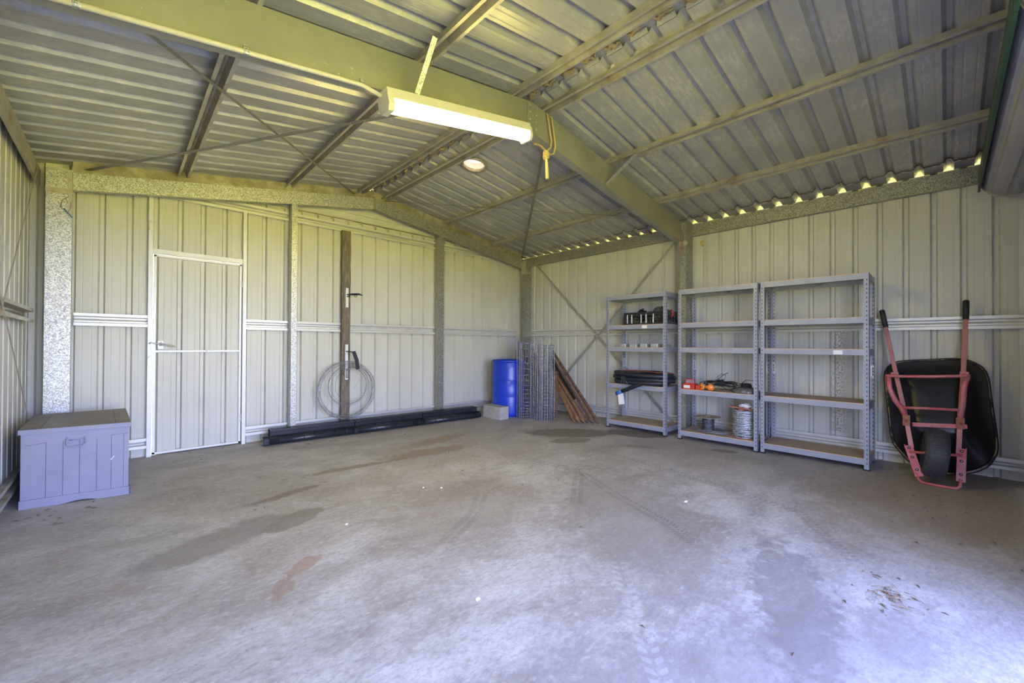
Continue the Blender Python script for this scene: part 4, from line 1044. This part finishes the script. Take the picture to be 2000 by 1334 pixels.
for k in range(nT):
    z = Z0 + .012 + .292 * k / (nT - 1); ph1 = r7.uniform(0, 6)
    pts = [(rc1[0] + (.114 + .004 * math.sin(3 * a + ph1)) * math.cos(a), rc1[1] + (.114 + .004 * math.sin(3 * a + ph1)) * math.sin(a), z + .006 * math.sin(2 * a + ph1) + r7.uniform(-.002, .002)) for a in [2 * PI * i / 26 for i in range(26)]]
    mb.tube(pts, .0023, 3, closed=True)
    for j in range(12):
        a = r7.uniform(0, 2 * PI); p = Vector((rc1[0] + .118 * math.cos(a), rc1[1] + .118 * math.sin(a), z)); q = Vector((math.cos(a) * .5 + r7.uniform(-.8, .8), math.sin(a) * .5 + r7.uniform(-.8, .8), r7.uniform(-1, 1))).normalized() * .008; mb.tube([p - q, p + q], .0019, 3)
mb.build('wire_winding', 'wire_bright', root)
mb = MB(); mb.bar((rc1[0] - .04, rc1[1] + .145, Z0 + .335), (rc1[0] - .04, rc1[1] - .14, Z0 + .312), .05, .012); mb.bar((rc1[0] + .13, rc1[1], Z0 + .318), (rc1[0] - .14, rc1[1], Z0 + .318), .05, .012); mb.lathe([(.06, 0), (.125, .001), (.125, .006), (.06, .007)], (rc1[0], rc1[1], Z0 + .001), 24); mb.lathe([(.03, .25), (.03, .325)], rc1, 12); mb.build('end_cross', 'reel_red', root)
tag(lump('crumpled_bag', (-.44, -3.94, Z0 + .350), .05, .062, .026, 'bag_white', 6, .45), 'crumpled white plastic on top of the wire roll', 'bag')

# ---- wheelbarrow leaning on the right wall
root = empty('wheelbarrow', (-.45, -5.40, 0), 'upended wheelbarrow with black tray and faded red frame', 'wheelbarrow')
Lr = [(-.129, -5.043, 1.474), (-.195, -5.076, 1.304), (-.363, -5.157, .871), (-.499, -5.227, .518), (-.600, -5.268, .262)]
Rr = [(-.108, -5.593, 1.529), (-.174, -5.589, 1.359), (-.349, -5.571, .908), (-.505, -5.548, .503), (-.600, -5.538, .262)]
def sqtube(mb, pts, w, h=None):
    h = h or w
    for a, b in zip(pts[:-1], pts[1:]): mb.bar(a, b, w, h, (-.9, 0, .4))
for R0 in (Lr, Rr):
    mb = MB(); sqtube(mb, R0[1:], .032, .032); mb.build('frame_rail', 'pink_pale', root, bevel=.003)
    mb = MB(); mb.smooth = True; a, b = Vector(R0[0]), Vector(R0[1]); mb.tube([a, a.lerp(b, .04), b, b + (b - a) * .0], .0205, 14, rads=[.018, .0215, .0205, .0215]); mb.build('handle_grip', 'grip', root)
# stand legs (flat bars) + foot bars
off = lambda p, o: (p[0] - o * .93, p[1], p[2] + o * .36 * 0)
legL = [(-.560, -5.121, .861), (-.585, -5.130, .755), (-.570, -5.165, .652), (-.530, -5.205, .585), (-.530, -5.233, .497)]
legR = [(-.548, -5.594, .892), (-.575, -5.570, .806), (-.565, -5.561, .650), (-.530, -5.553, .600), (-.528, -5.549, .515)]
for lg in (legL, legR):
    mb = MB(); mb.smooth = True; mb.tube(lg, .019, 8, rads=[.017, .019, .020, .022, .018]); leg = mb.build('leg', 'pink', root)
    mb = MB(); q = Vector(lg[-1]); mb.box(tuple(q + Vector((-.022, -.024, -.055))), tuple(q + Vector((-.012, .024, .035)))); mb.smooth = True; mb.lathe([(.010, -.012), (.008, -.018)], q + Vector((-.012, 0, -.01)), 10, 'x'); mb.build('leg_plate', 'pink_rust', leg)
mb = MB(); mb.smooth = True; mb.tube([(-.553, -5.105, .862), (-.566, -5.115, .868), (-.572, -5.20, .866), (-.572, -5.40, .876), (-.566, -5.58, .892), (-.553, -5.60, .893)], .0135, 8); mb.build('foot_bar', 'pink', root)
mb = MB(); mb.smooth = True; mb.tube([(-.545, -5.206, .594), (-.550, -5.38, .605), (-.545, -5.553, .612)], .0125, 8); mb.build('cross_brace', 'pink', root)
mb = MB(); mb.bar((-.525, -5.272, .455), (-.520, -5.42, .462), .030, .006, (0, 0, 1)); mb.bar((-.520, -5.42, .462), (-.525, -5.587, .482), .030, .006); mb.bar((-.533, -5.27, .455), (-.533, -5.587, .482), .006, .034); mb.build('cross_strut', 'pink', root)
for q in ((-.375, -5.150, .868), (-.362, -5.575, .895)):
    mb = MB(); q = Vector(q); mb.box(tuple(q + Vector((-.024, -.026, -.022))), tuple(q + Vector((-.016, .026, .022)))); mb.bar(q + Vector((-.02, 0, 0)), q + Vector((-.19, .0, -.012)), .030, .005); mb.smooth = True; mb.lathe([(.009, -.024), (.007, -.030)], q, 10, 'x'); mb.build('handle_bracket', 'pink', root)
# axle plates, axle, nose loop
plL = [(-.612, -5.247, .285), (-.695, -5.318, .055)]; plR = [(-.600, -5.557, .312), (-.690, -5.548, .065)]
for p, q in (plL, plR):
    mb = MB(); mb.bar(p, q, .052, .005, (-.9, 0, .4)); pp, qq = Vector(p), Vector(q); s_ = 1 if p == plL[0] else -1
    mb.bar(pp + Vector((.02, s_ * .024, 0)), qq + Vector((.02, s_ * .024, 0)), .005, .04, (-.9, 0, .4)); pl = mb.build('axle_plate', 'pink', root)
    mb = MB(); mb.smooth = True
    for t in (.08, .38, .78): mb = MB(); mb.smooth = True; c = pp.lerp(qq, t); mb.lathe([(.012, -.004), (.010, -.010), (.004, -.012)], c, 10, 'x'); mb.build('bolt', 'bolt', pl)
mb = MB(); mb.smooth = True; mb.tube([(-.632, -5.255, .235), (-.632, -5.557, .262)], .011, 10); mb.build('axle', 'pink', root)
mb = MB(); mb.smooth = True
mb.tube([(-.680, -5.300, .075), (-.698, -5.313, .03), (-.706, -5.332, .013), (-.710, -5.36, .011), (-.712, -5.43, .011), (-.710, -5.500, .011), (-.706, -5.528, .013), (-.698, -5.545, .03), (-.685, -5.549, .085)], .0105, 10); mb.build('nose_loop', 'pink', root)
# tray
rim = [(-.105,-5.062,.85),(-.073,-5.114,.956),(-.065,-5.189,.984),(-.059,-5.376,1.003),(-.056,-5.557,1.015),(-.069,-5.659,.971),(-.094,-5.712,.886),(-.161,-5.733,.665),(-.263,-5.758,.325),(-.296,-5.736,.212),(-.319,-5.695,.138),(-.336,-5.611,.078),(-.349,-5.495,.040),(-.347,-5.38,.040),(-.337,-5.264,.076),(-.309,-5.179,.17),(-.278,-5.123,.274),(-.195,-5.091,.551)]
rim = [(x + .0, y, z) for x, y, z in rim]
base = [(-.325, -5.225, .81), (-.310, -5.26, .845), (-.300, -5.37, .86), (-.300, -5.49, .868), (-.308, -5.555, .845), (-.335, -5.575, .77), (-.40, -5.585, .60), (-.455, -5.585, .46), (-.475, -5.55, .41), (-.480, -5.42, .395), (-.478, -5.32, .39), (-.465, -5.275, .425), (-.40, -5.245, .58)]
def closed_resample(P_, N_, start_ang=True):
    P_ = [Vector(p) for p in P_]; cc = sum(P_, Vector()) / len(P_)
    # Catmull-Rom dense sampling then pick by polar angle in (y,z)
    D = []; n = len(P_)
    for i in range(n):
        p0, p1, p2, p3 = P_[i - 1], P_[i], P_[(i + 1) % n], P_[(i + 2) % n]
        for j in range(16):
            t = j / 16; D.append(.5 * ((2 * p1) + (-p0 + p2) * t + (2 * p0 - 5 * p1 + 4 * p2 - p3) * t * t + (-p0 + 3 * p1 - 3 * p2 + p3) * t ** 3))
    out = []
    for k in range(N_):
        a = 2 * PI * k / N_ - PI
        out.append(min(D, key=lambda p: abs((math.atan2(p.z - cc.z, p.y - cc.y) - a + PI) % (2 * PI) - PI)))
    return out
NN = 72; RM = closed_resample(rim, NN); BS = closed_resample(base, NN); cb = sum(BS, Vector()) / NN
mb = MB(); mb.smooth = True; rings = []
for t, e in ((0, 0), (.12, .06), (.35, .30), (.6, .60), (.85, .87), (1, 1)):
    rings.append([RM[k].lerp(BS[k], t) + Vector((-.035 * math.sin(PI * t) * (1 if BS[k].z > .45 else .25), 0, 0)) for k in range(NN)])
for s_ in (.93, .6, .25): rings.append([cb.lerp(BS[k], s_) + Vector((-.012, 0, 0)) * (1 - s_ * .3) for k in range(NN)])
vs = [p for r in rings for p in r]; fs = []
for i in range(len(rings) - 1):
    for k in range(NN): fs.append((i * NN + k, i * NN + (k + 1) % NN, (i + 1) * NN + (k + 1) % NN, (i + 1) * NN + k))
fs.append(tuple((len(rings) - 1) * NN + k for k in range(NN)))
mb.add(vs, fs); tr = mb.build('tray', 'black_steel', root, thick=.003)
mb = MB(); mb.smooth = True; mb.tube([p + Vector((-.004, 0, 0)) for p in RM], .009, 8, closed=True); mb.cur = 1; cr = sum(RM, Vector()) / NN; mb.tube([p.lerp(cr, .018) + Vector((-.010, 0, 0)) for p in RM], .0075, 8, closed=True)
mb.build('tray_rim', ['black_steel', 'rim_rust'], tr)
# wheel
wc = Vector((-.632, -5.405, .252)); Mw = Matrix.Rotation(.09, 4, 'X') @ Matrix.Rotation(.10, 4, 'Z')
wroot = bpy.data.objects.new('wheel', None); COL.objects.link(wroot); wroot.parent = root; wroot.location = wc - Vector(root.location)
mb = MB(); mb.smooth = True
mb.lathe([(.09, -.045), (.13, -.064), (.165, -.070), (.186, -.060), (.196, -.035), (.199, 0), (.196, .035), (.186, .060), (.165, .070), (.13, .064), (.09, .045)], wc, 56, 'y', Mw, caps=False)
mb.smooth = False
def lug(a, y0, y1, da0, da1, r, w):
    vs = []
    for y, da in ((y0, da0), (y1, da1)):
        for rr_, dw in ((r - .012, -w), (r - .012, w), (r + .0045, w * .8), (r + .0045, -w * .8)):
            an = a + da + dw; vs.append(wc + (Mw @ Vector((rr_ * math.cos(an), y, rr_ * math.sin(an)))))
    mb.add(vs, [(0, 3, 2, 1), (4, 5, 6, 7), (0, 1, 5, 4), (1, 2, 6, 5), (2, 3, 7, 6), (3, 0, 4, 7)])
for k in range(34):
    a = 2 * PI * k / 34
    lug(a, -.022, .0, .045, 0, .198, .028); lug(a, .0, .022, 0, .045, .198, .028)
    lug(a + .09, -.050, -.028, .03, -.01, .192, .030); lug(a + .09, .028, .050, -.01, .03, .192, .030)
    lug(a + .03, -.064, -.056, 0, 0, .182, .035); lug(a + .03, .056, .064, 0, 0, .182, .035)
mb.build('tyre', 'rubber', wroot)
mb = MB(); mb.smooth = True; mb.lathe([(.015, -.05), (.03, -.05), (.035, -.02), (.085, -.015), (.095, -.046), (.095, .046), (.085, .015), (.035, .02), (.03, .05), (.015, .05)], wc, 28, 'y', Mw); mb.build('hub', 'bag_white', wroot)

# ---- small things hanging on the columns
mb = MB(); mb.smooth = True
mb.tube([(-.30, -3.13, 2.66), (-.30, -3.15, 2.56), (-.31, -3.17, 2.50), (-.33, -3.18, 2.44), (-.36, -3.15, 2.46), (-.38, -3.12, 2.50)], .0028, 5)
for dx, l in ((-.33, .2), (-.345, .12), (-.325, .16), (-.37, .17)): mb.tube([(dx, -3.17, 2.45), (dx + .006, -3.175, 2.45 - l * .5), (dx - .004, -3.172, 2.45 - l)], .0022, 5)
tag(mb.build('pink_twine', 'twine_pink'), 'frayed pink twine hanging at the top of the right mid column', 'twine')
mb = MB(); mb.smooth = True; mb.tube([(-5.80, -.275, 2.40), (-5.85, -.285, 2.34), (-5.86, -.285, 2.28), (-5.82, -.29, 2.24), (-5.80, -.29, 2.28), (-5.80, -.28, 2.36)], .003, 5)
mb.cur = 1; mb.tube([(-5.84, -.285, 2.27), (-5.82, -.29, 2.24), (-5.79, -.29, 2.20)], .005, 5)
tag(mb.build('twine_knot', ['twig', 'twine_blue']), 'knot of brown and blue twine on the left corner column', 'twine')
mb = MB(); mb.smooth = True; mb.lathe([(.012, -.006), (.018, -.002), (.018, .03), (.01, .034)], (-.04, -3.30, 2.44), 12, 'z'); mb.box((-.045, -3.31, 2.41), (-.0, -3.29, 2.48))
tag(mb.build('wall_fitting', 'brass'), 'small brass fitting on the wall right of the mid column', 'fitting')

# ---- floor debris
mb = MB(); r9 = random.Random(77)
def leaf(x, y, s_, a):
    c, sn = math.cos(a), math.sin(a); z = .004 + r9.uniform(0, .006)
    pts = [(-s_, 0, .002), (0, -s_ * .22, z), (s_, 0, .003), (0, s_ * .22, z + .002)]
    mb.add([(x + p[0] * c - p[1] * sn, y + p[0] * sn + p[1] * c, p[2]) for p in pts] , [(0, 1, 2), (0, 2, 3)])
for k in range(70):
    if k < 26: x, y = r9.gauss(-2.96, .10), r9.gauss(-5.30, .07)
    elif k < 52: x, y = r9.uniform(-2.2, -.9), r9.uniform(-5.75, -5.2)
    else: x, y = r9.uniform(-5.7, -1.0), r9.uniform(-5.2, -.6)
    leaf(x, y, r9.uniform(.006, .020), r9.uniform(0, 6.28))
for k in range(14): leaf(r9.uniform(-5.95, -5.5), r9.uniform(-1.75, -1.3), r9.uniform(.008, .022), r9.uniform(0, 6.28))
for k in range(24): leaf(r9.uniform(-5.0, -.2), r9.uniform(-.16, -.08) if k % 2 else r9.uniform(-.6, -.5), r9.uniform(.01, .025), r9.uniform(0, 6.28))
tag(mb.build('leaf_litter', 'litter', thick=.001), 'scattered dry leaf bits on the concrete floor', 'leaves', kind='stuff')
mb = MB()
for x, y, s_ in ((-2.52, -4.18, .014), (-4.33, -4.05, .010), (-3.65, -2.75, .008), (-3.75, -2.65, .007), (-4.45, -2.9, .007), (-4.9, -4.2, .008)):
    mb.box((x - s_, y - s_ * .5, 0), (x + s_, y + s_ * .5, .006))
tag(mb.build('paint_chips', 'chip_white'), 'tiny white chips scattered on the floor', 'chips', kind='stuff')
mb = MB(); mb.smooth = True
for k in range(34):
    a = r9.uniform(0, 6.28); x, y = r9.gauss(-2.97, .07), r9.gauss(-5.31, .05)
    mb.tube([(x, y, .003), (x + .03 * math.cos(a), y + .03 * math.sin(a), .012), (x + .055 * math.cos(a + .3), y + .055 * math.sin(a + .3), .004)], .0012, 3)
tag(mb.build('dry_grass', 'twig'), 'small wisp of dry grass on the floor at lower right', 'grass', kind='stuff')

# ------------------------------------------------------------------ light
w = bpy.data.worlds.new('sky'); S.world = w; w.use_nodes = True; t = w.node_tree
bg = t.nodes['Background']
tc = t.nodes.new('ShaderNodeTexCoord'); sp = t.nodes.new('ShaderNodeSeparateXYZ'); t.links.new(tc.outputs['Generated'], sp.inputs[0])
rp = t.nodes.new('ShaderNodeValToRGB'); t.links.new(sp.outputs[2], rp.inputs[0])
cr = rp.color_ramp; cr.elements[0].position = 0.0; cr.elements[0].color = (.74, .86, 1.45, 1); cr.elements[1].position = .45; cr.elements[1].color = (.21, .27, .60, 1)
t.links.new(rp.outputs[0], bg.inputs[0]); bg.inputs[1].default_value = 12.0
def area(name, loc, size, rot):
    l = bpy.data.lights.new(name, 'AREA'); l.shape = 'RECTANGLE'; l.size, l.size_y = size; l.cycles.is_portal = True
    o = bpy.data.objects.new(name, l); COL.objects.link(o); o.location = loc; o.rotation_euler = rot
area('entrance_portal', (-4.375, YF - .02, 1.10), (2.85, 2.24), (PI / 2, 0, 0))
sun = bpy.data.lights.new('sun', 'SUN'); sun.energy = 115; sun.angle = .01; sun.color = (1, .95, .85)
so = bpy.data.objects.new('sun', sun); COL.objects.link(so); so.location = (0, 8, 12); so.rotation_euler = (math.radians(-40), math.radians(15), 0)

# ------------------------------------------------------------------ camera
cam = bpy.data.cameras.new('camera'); co = bpy.data.objects.new('camera', cam); COL.objects.link(co)
right = Vector((0.72520521, -0.68851615, 0.00478688)); upv = Vector((-0.0089306, -0.00245433, 0.99995711)); fwd = Vector((0.68847487, 0.72521685, 0.00792875))
Mc = Matrix((right, upv, -fwd)).transposed().to_4x4(); Mc.translation = Vector((-5.4827, -5.476, 1.1238)); co.matrix_world = Mc
cam.sensor_width = 36; cam.lens = 36 * 806.34 / 2000; cam.clip_start = .05; cam.clip_end = 300
S.camera = co
S.view_settings.view_transform = 'Standard'; S.view_settings.look = 'None'; S.view_settings.gamma = 1; S.view_settings.use_curve_mapping = False
S.view_settings.exposure = 0.70
S.cycles.use_denoising = True
S.cycles.max_bounces = 8; S.cycles.diffuse_bounces = 6; S.cycles.glossy_bounces = 4
S.cycles.sample_clamp_indirect = 6
